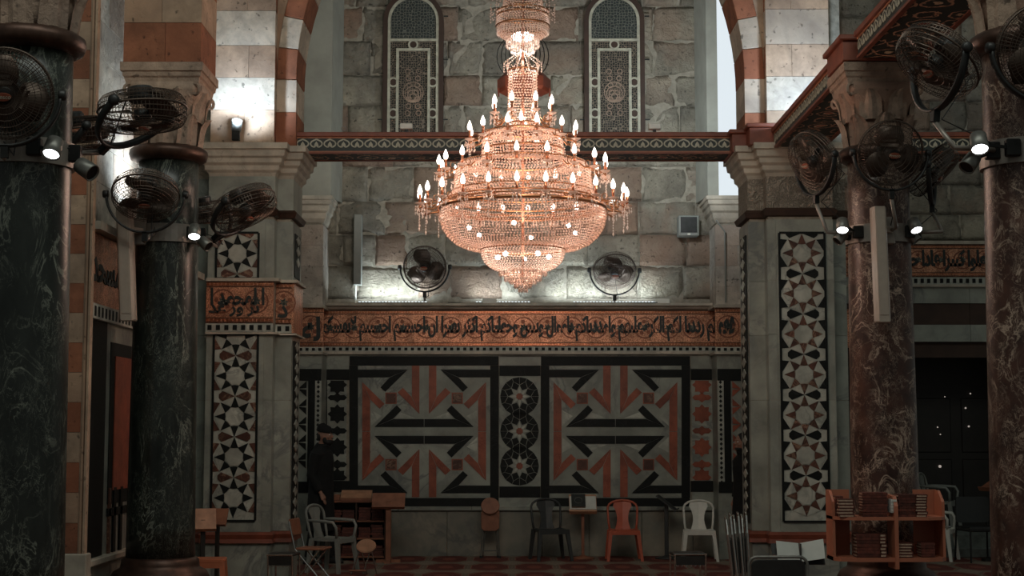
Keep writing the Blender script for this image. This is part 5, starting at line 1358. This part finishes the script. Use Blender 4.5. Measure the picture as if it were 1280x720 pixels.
# small stool with an oval wooden seat and silver legs
p = U(459, 540, 18.55); r = empty('round_stool', (p.x, 18.55, 0), 'small stool with orange brown oval seat and silver legs beside the grey armchair', 'stool')
s = MB().lathe([(.11, -.012), (.12, 0), (.11, .012)], 24); s.xf(Matrix.Translation((0, 0, .345)) @ Matrix.Rotation(math.radians(38), 4, 'X')); s.build('seat', 'light_wood', r, world=False)
for x0, x1 in ((-.07, -.17), (.06, -.03)): MB().tube([(x0, 0, .32), (x1, -.02, .015)], .009, 7).build('leg', 'chrome', r, world=False)
MB().tube([(.05, .05, .32), (.12, .10, .0)], .009, 7).build('leg', 'chrome', r, world=False); MB().tube([(-.07, .05, .32), (-.0, .12, .0)], .009, 7).build('leg', 'chrome', r, world=False)
MB().tube([(-.20, -.02, .055), (.0, -.02, .055)], .013, 7).build('lower_bar', 'wood', r, world=False)
def folding_chair(lab, u, Y, rz, seatm='black_plastic', backm='black_plastic', sc=1.0, z0=0):
    p = U(u, 540, Y); r = empty('folding_chair', (p.x, Y, z0), lab, 'chair', None, math.radians(rz))
    for sx in (-1, 1):
        MB().tube([(sx * .21, .24, .80), (sx * .21, .16, .46), (sx * .21, -.24, .0)], .011, 7).build('front_leg', 'chrome', r, world=False)
        MB().tube([(sx * .19, -.14, .45), (sx * .19, .20, .0)], .011, 7).build('rear_leg', 'chrome', r, world=False)
    MB().box(-.20, .20, -.20, .17, .445, .47).build('seat', seatm, r, world=False, bevel=.008)
    MB().loft([[(-.205, .19, .62), (.205, .19, .62), (.205, .21, .62), (-.205, .21, .62)], [(-.205, .225, .82), (.205, .225, .82), (.205, .25, .82), (-.205, .25, .82)]]).build('backrest', backm, r, world=False, bevel=.006)
    for y, z in ((-.21, .04), (.18, .03)): MB().tube([(-.2, y, z), (.2, y, z)], .008, 6).build('crossbar', 'chrome', r, world=False)
    r.scale = (sc,) * 3; return r
folding_chair('folding chair with chrome tubes and wooden seat and back, by the left pier', 392, 17.3, 82, 'wood', 'wood', .9)
def metal_stool(lab, u, Y, rz, w_=.17, h=.47, mat='black_plastic'):
    p = U(u, 540, Y); r = empty('metal_stool', (p.x, Y, 0), lab, 'stool', None, math.radians(rz))
    MB().box(-w_, w_, -.14, .14, h - .03, h).build('seat', mat, r, world=False, bevel=.01)
    MB().tube([(-w_, -.15, h - .015), (w_, -.15, h - .015)], .009, 6).build('seat_rail', 'chrome', r, world=False)
    for k in range(7): x = -w_ * .8 + k * w_ * .267; MB().torus(.012, .003, (x, -.155, h - .12), 'y', 10, 4, PI, PI).build('lacing', 'chrome', r, world=False)
    MB().box(-w_ * .86, w_ * .86, -.15, -.14, h - .12, h - .03).build('front_panel', mat, r, world=False)
    for sx in (-1, 1):
        for y0, y1 in ((-.15, -.12), (.13, .16)): MB().tube([(sx * w_ * .93, y0, h - .02), (sx * w_ * .93, y1, 0)], .010, 7).build('leg', 'chrome', r, world=False)
    MB().tube([(-w_ * .93, -.13, .12), (w_ * .93, -.13, .12)], .007, 6).build('crossbar', 'chrome', r, world=False)
metal_stool('black stool with chrome frame at the bottom edge, right of centre', 858, 16.0, 4)
metal_stool('black stool with thin steel legs at the foot of the left pier', 357, 16.3, -8, .14, .44)
# black chair seen from behind
p = U(970, 540, 11.8); r = empty('padded_chair', (p.x, 11.8, 0), 'black padded chair with rounded chrome framed back at the bottom edge', 'chair')
def rr_(w_, z0, z1, rad, n=5):
    P = []
    for cx_, cz_, a in ((w_ - rad, z1 - rad, 0), (-w_ + rad, z1 - rad, PI / 2), (-w_ + rad, z0 + rad, PI), (w_ - rad, z0 + rad, 1.5 * PI)): P += [(cx_ + rad * math.cos(a + PI / 2 * k / n), cz_ + rad * math.sin(a + PI / 2 * k / n)) for k in range(n + 1)]
    return P
MB().prism(rr_(.205, .50, .735, .05), -.015, .015).build('backrest', 'black_plastic', r, world=False, bevel=.004)
MB().tube([(x, 0, z) for x, z in rr_(.222, .48, .755, .06)], .012, 8, True).build('back_frame', 'grey_metal', r, world=False, smooth=True)
MB().box(-.21, .21, .03, .44, .42, .47).build('seat', 'black_plastic', r, world=False, bevel=.015)
for sx in (-1, 1): MB().tube([(sx * .215, 0, .52), (sx * .215, -.03, 0)], .012, 7).build('leg', 'grey_metal', r, world=False); MB().tube([(sx * .20, .40, .43), (sx * .21, .44, 0)], .012, 7).build('leg', 'grey_metal', r, world=False)
# music stand with an open white book
pb = U(1001, 690, 12.5); r = empty('book_stand', (pb.x - .10, 12.62, 0), 'thin black reading stand behind the black padded chair', 'stand')
MB().tube([(0, 0, .02), (0, 0, pb.z - .08)], .012, 8).build('pole', 'dark_metal', r, world=False)
for a in (0, 2.1, 4.2): MB().tube([(0, 0, .16), (.24 * math.cos(a), .24 * math.sin(a), .01)], .009, 6).build('foot', 'dark_metal', r, world=False)
MB().loft([[(-.12, -.10, pb.z - .10), (.30, -.10, pb.z - .10), (.30, .0, pb.z + .06), (-.12, .0, pb.z + .06)], [(-.12, -.09, pb.z - .105), (.30, -.09, pb.z - .105), (.30, .01, pb.z + .055), (-.12, .01, pb.z + .055)]]).build('desk', 'dark_metal', r, world=False)
r = empty('open_book', (pb.x, 12.5, pb.z - .09), 'open white book lying on the thin stand beside the bookcase', 'book')
for s in (-1, 1):
    zt0, zt1 = (.155, .185) if s > 0 else (.17, .185)
    q = [(0, 0, .012), (s * .19, -.03, .012 + (.03 if s > 0 else .0)), (s * .19, .04, .012 + (.18 if s > 0 else .165)), (0, .07, .155)]
    m = MB().loft([q, [(x, y + .012, z - .003) for x, y, z in q]]); m.build('pages', 'paper', r, world=False)
MB().box(-.006, .006, .0, .08, .0, .155).build('spine', 'grey_cloth', r, world=False)

# folded chairs leaning in a row by the right pier
for i, (u, Y, tl) in enumerate(((934, 16.9, .02), (927, 16.75, .035), (920, 16.6, .05))):
    p = U(u, 540, Y); r = empty('folded_chair', (p.x, Y, 0), ('folded chrome chair leaning nearest the right pier', 'folded chrome chair in the middle of the leaning three', 'folded chrome chair leaning outermost of the three, towards the nave')[i], 'chair', 'folded chairs leaning by the right pier', math.radians(84))
    for y0, o_ in ((0, 0), (.045, .03)):
        for sx in (-1, 1): MB().tube([(sx * .2, y0, .015), (sx * .2, y0 + tl * 1.2, .62), (sx * .16, y0 + tl * 1.5, .80 - o_)], .011, 7).build('leg', 'chrome', r, world=False)
        MB().tube([(-.16, y0 + tl * 1.5, .80 - o_), (-.1, y0 + tl * 1.55, .83 - o_), (.1, y0 + tl * 1.55, .83 - o_), (.16, y0 + tl * 1.5, .80 - o_)], .011, 7).build('top_rail', 'chrome', r, world=False)
    MB().loft([[(-.18, .02 + tl * .3, .2), (.18, .02 + tl * .3, .2), (.18, .035 + tl * .3, .2), (-.18, .035 + tl * .3, .2)], [(-.18, .02 + tl, .56), (.18, .02 + tl, .56), (.18, .035 + tl, .56), (-.18, .035 + tl, .56)]]).build('seat', 'black_plastic', r, world=False)
# reading stands
def lectern(lab, u, Y, postm, topm, w_=.34, h=.80, tilt=35, rz=0, foot=True, d=.30, post=.04, fac=None):
    p = U(u, 540, Y); r = empty('reading_stand', (p.x, Y, 0), lab, 'lectern', None, math.radians(rz))
    MB().box(-post / 2, post / 2, -post / 2, post / 2, .02, h).build('post', postm, r, world=False, bevel=.004)
    if foot: MB().lathe([(.16, 0), (.155, .018), (.05, .035), (.03, .05)], 20).build('foot', postm, r, world=False, smooth=True)
    else:
        MB().box(-.04, .04, -.2, .2, 0, .04).build('foot', postm, r, world=False); MB().box(-.16, .16, -.035, .035, 0, .04).build('foot_bar', postm, r, world=False)
    M_ = Matrix.Translation((0, 0, h)) @ Matrix.Rotation(math.radians(tilt), 4, 'X')
    b = MB().box(-w_ / 2, w_ / 2, -d / 2, d / 2, 0, .018); b.xf(M_); b.build('top_board', topm, r, world=False)
    b = MB().box(-w_ / 2, w_ / 2, -d / 2 - .012, -d / 2, -.012, .045); b.xf(M_); b.build('ledge', topm, r, world=False)
    return r, M_
def booklet(lab, r, M_, x, y, w_, h, t, mat, open_=False):
    o = empty('book', r.location + Vector((x, y, .03)), lab, 'book')
    T = Matrix.Translation(r.location) @ M_; o.location = T @ Vector((x, y, .02)); o.rotation_euler = M_.to_euler()
    MB().box(-w_ / 2, w_ / 2, -h / 2, h / 2, 0, t).build('pages', 'paper' if open_ else 'page_edge', o, world=False)
    MB().box(-w_ / 2 - .004, w_ / 2 + .004, -h / 2 - .004, h / 2 + .004, t if not open_ else -.004, t + .005 if not open_ else 0).build('cover', mat, o, world=False)
    if not open_: 
        MB().torus(.05, .003, (0, 0, t + .006), 'z', 20, 4).build('cover_ornament', 'grey_metal', o, world=False)
r, M_ = lectern('reading stand on a red pole with books on top, right of the dark grey chair', 728, 20.95, 'wood', 'light_wood', .37, .73, 48, 0)
booklet('open white book lying on the red poled reading stand', r, M_, .0, 0.0, .35, .22, .012, 'paper', True)
booklet('dark closed book with an ornament lying on the open white book', r, M_ @ Matrix.Translation((0, 0, .018)), -.06, .01, .18, .21, .025, 'book_dark')
lectern('dark grey reading stand seen from the side between the red and pale chairs', 832, 20.95, 'darkgrey_plastic', 'darkgrey_plastic', .30, .74, 38, 78, True, .32, .05)
lectern('brown reading stand with slanted top at the right end of the low bookshelf', 486.5, 20.35, 'wood', 'wood', .43, .80, 55, 0, False, .22, .07)
lectern('wooden reading stand between the second green column and the left pier', 256, 16.0, 'dark_wood', 'light_wood', .26, .80, 58, 14, False, .24, .05)
lectern('dark wooden reading stand just right of the light one by the left pier', 274, 16.5, 'dark_wood', 'wood', .22, .80, 65, -10, False, .18, .04)
lectern('small wooden stand half hidden by the column at the right edge', 1240, 20.6, 'dark_wood', 'wood', .30, 1.0, 30, -70, False, .26, .04)
# orange stool
p = U(266.5, 540, 15.5); r = empty('plastic_stool', (p.x, 15.5, 0), 'orange plastic stool at the bottom edge beside the second green column', 'stool', None, .1)
MB().prism(rr_(.15, -.15, .15, .04), -.02, .02).xf(Matrix.Translation((0, 0, .43)) @ Matrix.Rotation(PI / 2, 4, 'X')).build('seat', 'orange_plastic', r, world=False, bevel=.006)
for sx in (-1, 1):
    for sy in (-1, 1): MB().bar((sx * .12, sy * .12, .42), (sx * .155, sy * .155, 0), .05, .05).build('leg', 'orange_plastic', r, world=False)
for sx in (-1, 1): MB().box(sx * .14 - .008, sx * .14 + .008, -.13, .13, .36, .42).build('apron', 'orange_plastic', r, world=False); MB().box(-.13, .13, sx * .14 - .008, sx * .14 + .008, .36, .42).build('apron', 'orange_plastic', r, world=False)
# dark padded chair by the door
p = U(1220, 540, 20.5); r = empty('office_chair', (p.x, 20.5, 0), 'dark chair with thin legs in front of the dark doorway', 'chair', None, .15)
MB().prism(rr_(.23, .50, .84, .04), .17, .20).build('backrest', 'darkgrey_plastic', r, world=False); MB().box(-.23, .23, -.22, .2, .40, .46).build('seat', 'black_plastic', r, world=False, bevel=.015)
for sx in (-1, 1):
    for y in (-.2, .2): MB().tube([(sx * .21, y, .42 if y < 0 else .6), (sx * .23, y * 1.2, 0)], .012, 7).build('leg', 'dark_metal', r, world=False)

# ------------------------------------------------------------------ books
def book_me(L, W, T, cover):
    k = ('book', round(L, 2), round(W, 2), round(T, 3), cover)
    if k in CACHE: return CACHE[k]
    c = MB().box(-L / 2, L / 2, 0, W, 0, .004).box(-L / 2, L / 2, 0, W, T - .004, T).box(-L / 2, L / 2, -.004, .004, 0, T)
    for x in (-.36, -.12, .12, .36): c.box(x * L - .004, x * L + .004, -.008, 0, 0, T)
    g = MB().box(-L / 2 + .004, L / 2 - .004, .004, W - .005, .004, T - .004)
    CACHE[k] = (c.mesh('cover', cover), g.mesh('pages', 'page_edge')); return CACHE[k]
def book(p, L, W, T, rz, lab, group, cover='book_leather'):
    """lying flat; spine faces -Y before rz"""
    o = empty('book', p, lab, 'book', group, rz); a, b = book_me(L, W, T, cover); inst('cover', a, o, world=False); inst('pages', b, o, world=False); return o
def ORD(i, n): return 'topmost' if i == 0 else 'lowest' if i == n - 1 else ('second', 'third', 'fourth', 'fifth', 'sixth', 'seventh', 'eighth')[i - 1] + ' from top'
def bookstack(u, v0, v1, wpx, Y, n, lab, group, pages=False, W=.16):
    """stack between v1 (base) and v0 (top)"""
    p = U(u, v1, Y); H = ZV(v0, Y) - p.z; T = H / n; L = wpx * Y / F
    for k in range(n):
        lab_ = ORD(n - 1 - k, n) + ' ' + lab
        j = random.uniform(-.006, .006)
        if pages: book((p.x + j, Y + W / 2 * 0 + (W * .0), p.z + k * T) if 0 else (p.x + L / 2 + j, Y + .07, p.z + k * T), .15, L, T * .94, PI / 2, lab_, group)
        else: book((p.x + j, Y + abs(j), p.z + k * T), L, W, T * .94, random.uniform(-.03, .03), lab_, group)

# ------------------------------------------------------------------ bookcase round the column
YK = 13.1; bx_ = XU(1105.5, YK); zb0, zb1, zb2 = ZV(701, YK), ZV(649.5, YK), ZV(617, YK)
bc = empty('column_bookcase', (CR - .0, 13.25, zb0), 'reddish wooden two shelf bookcase hung round the foot of the red column', 'bookcase')
hw = .475; x0, x1 = bx_ - hw, bx_ + hw
def outline(h, yfr, ybk):  # plan of a shelf: chamfered front corners
    return [(bx_ - h, ybk), (bx_ - h, yfr + .13), (bx_ - h + .05, yfr + .05), (bx_ - h + .17, yfr), (bx_ + h - .17, yfr), (bx_ + h - .05, yfr + .05), (bx_ + h, yfr + .13), (bx_ + h, ybk)]
yfr, ybk = YK - .12, 13.36
for nm, z_, t_ in (('bottom_shelf', zb0, .032), ('middle_shelf', zb1, .026)):
    P = outline(hw, yfr, ybk); MB().loft([[(x, y, z_) for x, y in P], [(x, y, z_ + t_) for x, y in P]]).build(nm, 'bookcase_wood', bc)
for s in (-1, 1):
    xe = bx_ + s * hw; zs2 = [(yfr + .12, zb0), (ybk, zb0), (ybk, zb2 + .02), (yfr + .26, zb2 + .02), (yfr + .13, zb2 - .07)]
    MB().loft([[(xe, y, z_) for y, z_ in zs2], [(xe - s * .022, y, z_) for y, z_ in zs2]]).build('side_panel', 'bookcase_wood', bc)
    MB().box(xe, xe - s * .20, ybk, ybk + .018, zb0, zb2 + .025).build('back_panel', 'bookcase_wood', bc)
xd = XU(1120.5, yfr, 660)
MB().prism([(yfr - .01, zb0 - .06), (yfr + .24, zb0 - .06), (yfr + .24, zb2 - .01), (yfr + .05, zb2 - .02), (yfr - .01, zb2 - .10)], -.016, .016).xf(Matrix.Translation((xd, 0, 0)) @ Matrix.Rotation(PI / 2, 4, 'Z') @ Matrix.Scale(1, 4)).build('divider', 'bookcase_wood', bc)
Yb = YK - .09
bookstack(1049, 620, 646.5, 10, Yb + .10, 6, 'book of the shadowed pile, left end of top shelf', 'books at the left end of the top shelf')
bookstack(1058, 623.5, 646.5, 18, Yb, 6, 'pale edged book of the left pile, top shelf', 'pale piles of books on the top shelf, left', True)
bookstack(1094, 615.5, 647, 31, Yb + .02, 9, 'dark red book of the tall pile left of divider', 'tall pile of books left of the divider')
bookstack(1137.5, 618, 646.5, 27, Yb + .02, 8, 'dark red book of the pile right of divider', 'pile of books right of the divider')
bookstack(1152, 618, 646.5, 13, Yb, 8, 'pale edged book of the pile at the top shelf right end', 'pale pile of books at the right end of the top shelf', True)
bookstack(1087.5, 667, 696.5, 32, Yb + .02, 7, 'red brown book, bottom shelf pile left of divider', 'pile of books on the bottom shelf, left')
bookstack(1104.5, 667, 696.5, 7, Yb, 7, 'pale edged book next to divider, bottom shelf', 'thin pale pile on the bottom shelf', True)
bookstack(1130, 678.5, 696.5, 20, Yb, 5, 'pale edged book, bottom shelf pile right of divider', 'pale pile on the bottom shelf, right', True)
bookstack(1160, 678.5, 696, 17, Yb + .04, 5, 'red brown book, bottom shelf right end pile', 'pile of books at the right end of the bottom shelf')
for k in range(3):
    o = book((xd - .022 + k * .016, yfr + .02, zb2 - .10), .11, .14, .014, 0, ('left', 'middle', 'right')[k] + ' thin pale booklet standing at the divider of the bookcase', 'thin booklets standing at the divider', 'paper'); o.rotation_euler = (0, -PI / 2, 0)

# ------------------------------------------------------------------ low bookshelf behind the grey armchair
YL = 20.6; xa, xb = XU(411, YL), XU(484, YL); zt = ZV(628, YL)
bs = empty('low_bookshelf', ((xa + xb) / 2, YL + .15, 0), 'low dark wooden bookshelf full of books behind the grey armchair', 'bookcase')
for x in (xa, (xa + xb) / 2 - .01, xb - .02): MB().box(x, x + .02, YL, YL + .28, 0, zt).build('upright', 'lintel_wood', bs)
MB().box(xa, xb, YL + .27, YL + .285, 0, zt).build('back_panel', 'dark_wood', bs); MB().box(xa - .02, xb + .02, YL - .02, YL + .29, zt, zt + .025).build('top', 'wood', bs)
for z_ in (.06, .30, .53): MB().box(xa + .02, xb - .02, YL, YL + .27, z_ - .02, z_).build('shelf', 'wood', bs)
for c in range(2):
    for z_ in (.06, .30, .53):
        xs = (xa + .11 + c * (xb - xa) / 2, xa + .28 + c * (xb - xa) / 2)
        for x in xs:
            nn = random.randint(4, 5)
            for k in range(nn): book((x + random.uniform(-.01, .01), YL + .03, z_ + .003 + k * .034), .155, .2, .031, random.uniform(-.04, .04), '%s book of the %s pile on the %s shelf of the low bookshelf' % (ORD(nn - 1 - k, nn), ('leftmost', 'second', 'third', 'rightmost')[c * 2 + xs.index(x)], {.06: 'bottom', .30: 'middle', .53: 'top'}[z_]), 'books in the low dark bookshelf')
r = empty('desk_lectern', (XU(447, YL), YL + .1, zt + .025), 'pale wooden slanted book rest on top of the low bookshelf', 'lectern')
MB().loft([[(-.21, -.12, 0), (.20, -.12, 0), (.20, .10, 0), (-.21, .10, 0)], [(-.21, -.11, .02), (.20, -.11, .02), (.20, .10, .13), (-.21, .10, .13)]]).build('board', 'light_wood', r, world=False)
MB().box(-.21, .20, -.135, -.12, 0, .035).build('ledge', 'wood', r, world=False)
r = tag(MB().box(XU(417, YL), XU(427, YL), YL + .0, YL + .2, zt + .026, zt + .10).build('wooden_box', 'wood', bevel=.006), 'small red brown box at the left end of the low bookshelf', 'box')

# ================================================================== PEOPLE
def remesh(mb, name, mat, parent, vox=.012, it=6):
    me = bpy.data.meshes.new(name); me.from_pydata(mb.v, [], mb.f); bm = bmesh.new(); bm.from_mesh(me); bmesh.ops.recalc_face_normals(bm, faces=bm.faces); bm.to_mesh(me); bm.free()
    o = bpy.data.objects.new(name, me); col.objects.link(o)
    m = o.modifiers.new('r', 'REMESH'); m.mode = 'VOXEL'; m.voxel_size = vox
    s = o.modifiers.new('s', 'SMOOTH'); s.iterations = it; s.factor = .5
    dg = bpy.context.evaluated_depsgraph_get(); m2 = bpy.data.meshes.new_from_object(o.evaluated_get(dg)); bpy.data.objects.remove(o)
    m2.materials.clear(); m2.materials.append(MATS[mat]); m2.shade_smooth(); m2.name = name
    ob = bpy.data.objects.new(name, m2); col.objects.link(ob); ob.parent = parent; return ob
def person(lab, u, Y, rz, H=1.78, hairy=False, coatz=.45, trm='black_cloth', hands=((-.20, -.24, .93), (.17, -.26, .95)), name='person'):
    p = U(u, 540, Y); r = empty(name, (p.x, Y, 0), lab, 'person', None, math.radians(rz)); s = H / 1.78; r.scale = (s,) * 3
    b = MB()
    hc = Vector((0, -.035, 1.64))
    b.ball(hc, .1, .76, .96, 1.18, 20, 14); b.ball(hc + Vector((0, -.028, -.055)), .075, .78, .92, .95, 16, 10)       # skull, jaw
    b.ball(hc + Vector((0, -.082, -.100)), .024, 1.1, .9, .8); b.ball(hc + Vector((0, -.105, -.018)), .014, .8, 1.3, 1.3); b.tube([hc + Vector((0, -.090, .022)), hc + Vector((0, -.108, -.024))], [.008, .014], 8)
    b.ball(hc + Vector((0, -.098, -.062)), .017, 1.3, .7, .55)
    b.ball(hc + Vector((0, -.088, .032)), .03, 1.6, .45, .35)                                                   # brow
    for sx in (-1, 1): b.ball(hc + Vector((sx * .076, .01, -.012)), .026, .35, .7, 1.15); b.ball(hc + Vector((sx * .04, -.07, -.03)), .024, 1, .8, .8)
    b.tube([(0, .0, 1.44), (0, -.005, 1.52), (0, -.02, 1.60)], [.062, .055, .053], 12)
    b.loft([[(.9 * w_ * math.cos(a), .0 + d * math.sin(a), z) for a in [2 * PI * i / 16 for i in range(16)]] for z, w_, d in ((.86, .15, .10), (1.0, .145, .095), (1.15, .14, .09), (1.32, .165, .105), (1.42, .17, .09), (1.48, .08, .06))])
    for sx in (-1, 1):
        hd = Vector(hands[0 if sx < 0 else 1]); sh = Vector((sx * .185, 0, 1.41)); el = Vector((sx * .225, .04, 1.13))
        b.tube([sh, el, hd], [.045, .036, .024], 10)
        d = (hd - el).normalized(); side = Vector((-sx * .5, -.3, -.1)).normalized()
        b.tube([hd, hd + d * .045, hd + d * .085], [.026, .036, .032], 10)
        q = d.cross(Vector((0, 0, 1))).normalized()
        for k in range(4):
            o = q * ((k - 1.5) * .019); L = (.068, .078, .074, .058)[k]; a = hd + d * .08 + o; dn = (d + Vector((0, 0, -.35))).normalized(); dn2 = (d + Vector((0, 0, -1.3))).normalized()
            b.tube([a - d * .03, a, a + dn * L * .55, a + dn * L * .55 + dn2 * L * .45], [.011, .0105, .0095, .008], 7)
        b.tube([hd + d * .01, hd + d * .03 + q * (-sx * .034), hd + d * .07 + q * (-sx * .046) + Vector((0, 0, -.02))], [.012, .0115, .009], 7)
    for sx in (-1, 1):
        st_ = -.05 * sx
        b.tube([(sx * .09, 0, .92), (sx * .10, -.01 + st_, .50), (sx * .105, .02 + st_ * 2, .10)], [.085, .055, .036], 12); b.ball((sx * .11, -.03 + st_ * 2, .05), .05, .8, 2.1, .8)
    remesh(b, 'body', 'skin', r, .0085, 4)
    c = MB()
    c.loft([[(w_ * math.cos(a), .01 + d * math.sin(a), z) for a in [2 * PI * i / 24 for i in range(24)]] for z, w_, d in ((coatz, .225, .18), (.75, .215, .165), (.95, .20, .155), (1.12, .195, .15), (1.30, .215, .155), (1.42, .215, .13), (1.475, .12, .095), (1.52, .085, .085))])
    for sx in (-1, 1):
        hd = Vector(hands[0 if sx < 0 else 1]); sh = Vector((sx * .175, 0, 1.40)); el = Vector((sx * .235, .045, 1.13)); c.tube([sh, el, el + (hd - el) * .88], [.078, .066, .046], 14)
    c.torus(.075, .026, (0, -.01, 1.51), 'z', 20, 8)
    remesh(c, 'coat', 'black_cloth', r, .014, 5)
    t = MB()
    for sx in (-1, 1):
        st_ = -.05 * sx; t.tube([(sx * .085, 0, .95), (sx * .105, -.01 + st_, .50), (sx * .11, .02 + st_ * 2, .08)], [.105, .078, .062], 14)
    remesh(t, 'trousers', trm, r, .014, 3)
    for sx in (-1, 1):
        st_ = -.05 * sx; m = MB().loft([[(sx * .11 + w_ * math.cos(a), -.03 + st_ * 2 + l * math.sin(a), z) for a in [2 * PI * i / 16 for i in range(16)]] for z, w_, l in ((0, .048, .135), (.03, .05, .138), (.06, .045, .12), (.10, .035, .05))]); m.build('shoe', 'black_plastic', r, world=False, smooth=True)
    for sx in (-1, 1): MB().ball(hc + Vector((sx * .034, -.082, .008)), .0115, n=8, m=6).build('eye', 'paper', r, world=False, smooth=True); MB().ball(hc + Vector((sx * .034, -.0915, .008)), .005, n=8, m=6).build('pupil', 'hair', r, world=False, smooth=True)
    if not hairy:
        m = MB().loft([[(.081 * k * math.cos(a), -.032 + .102 * k * math.sin(a) , 1.64 + z + .016 * math.sin(a)) for a in [2 * PI * i / 24 for i in range(24)]] for z, k in ((.035, 1.0), (.05, 1.03), (.075, 1.03), (.10, .95), (.125, .75), (.140, .45), (.146, .1))]); m.build('beanie', 'black_cloth', r, world=False, smooth=True)
        m = MB(); m.ball(hc + Vector((0, -.052, -.088)), .064, 1.02, .95, .72, 16, 10)
        for sx in (-1, 1): m.ball(hc + Vector((sx * .058, -.02, -.055)), .03, .6, 1.0, 1.6)
        remesh(m, 'beard', 'hair', r, .008, 3); MB().ball(hc + Vector((0, -.108, -.048)), .018, 1.5, .5, .35).build('moustache', 'hair', r, world=False, smooth=True)
        m = MB(); m.ball(hc + Vector((0, .045, -.02)), .075, .98, .8, .9); m.build('hair', 'hair', r, world=False, smooth=True)
    else:
        m = MB(); m.ball(hc + Vector((0, .022, .030)), .106, .86, .95, 1.0, 18, 12); m.ball(hc + Vector((0, .05, -.03)), .075, 1.0, .8, 1.1); remesh(m, 'hair', 'hair', r, .01, 3)
        m = MB(); m.ball(hc + Vector((0, -.05, -.09)), .060, 1.0, .9, .7); remesh(m, 'beard', 'hair', r, .009, 3)
    return r
person('bearded man in a black beanie and black coat standing in profile by the left pier', 403, 20.15, 74, 1.80, False, .42, hands=((-.23, -.09, .90), (.18, -.04, .84)))
person('dark haired person in a long black coat half hidden behind the right pier', 930, 19.9, -68, 1.70, True, .58, 'grey_cloth', hands=((-.25, -.02, .86), (.25, -.02, .86)))
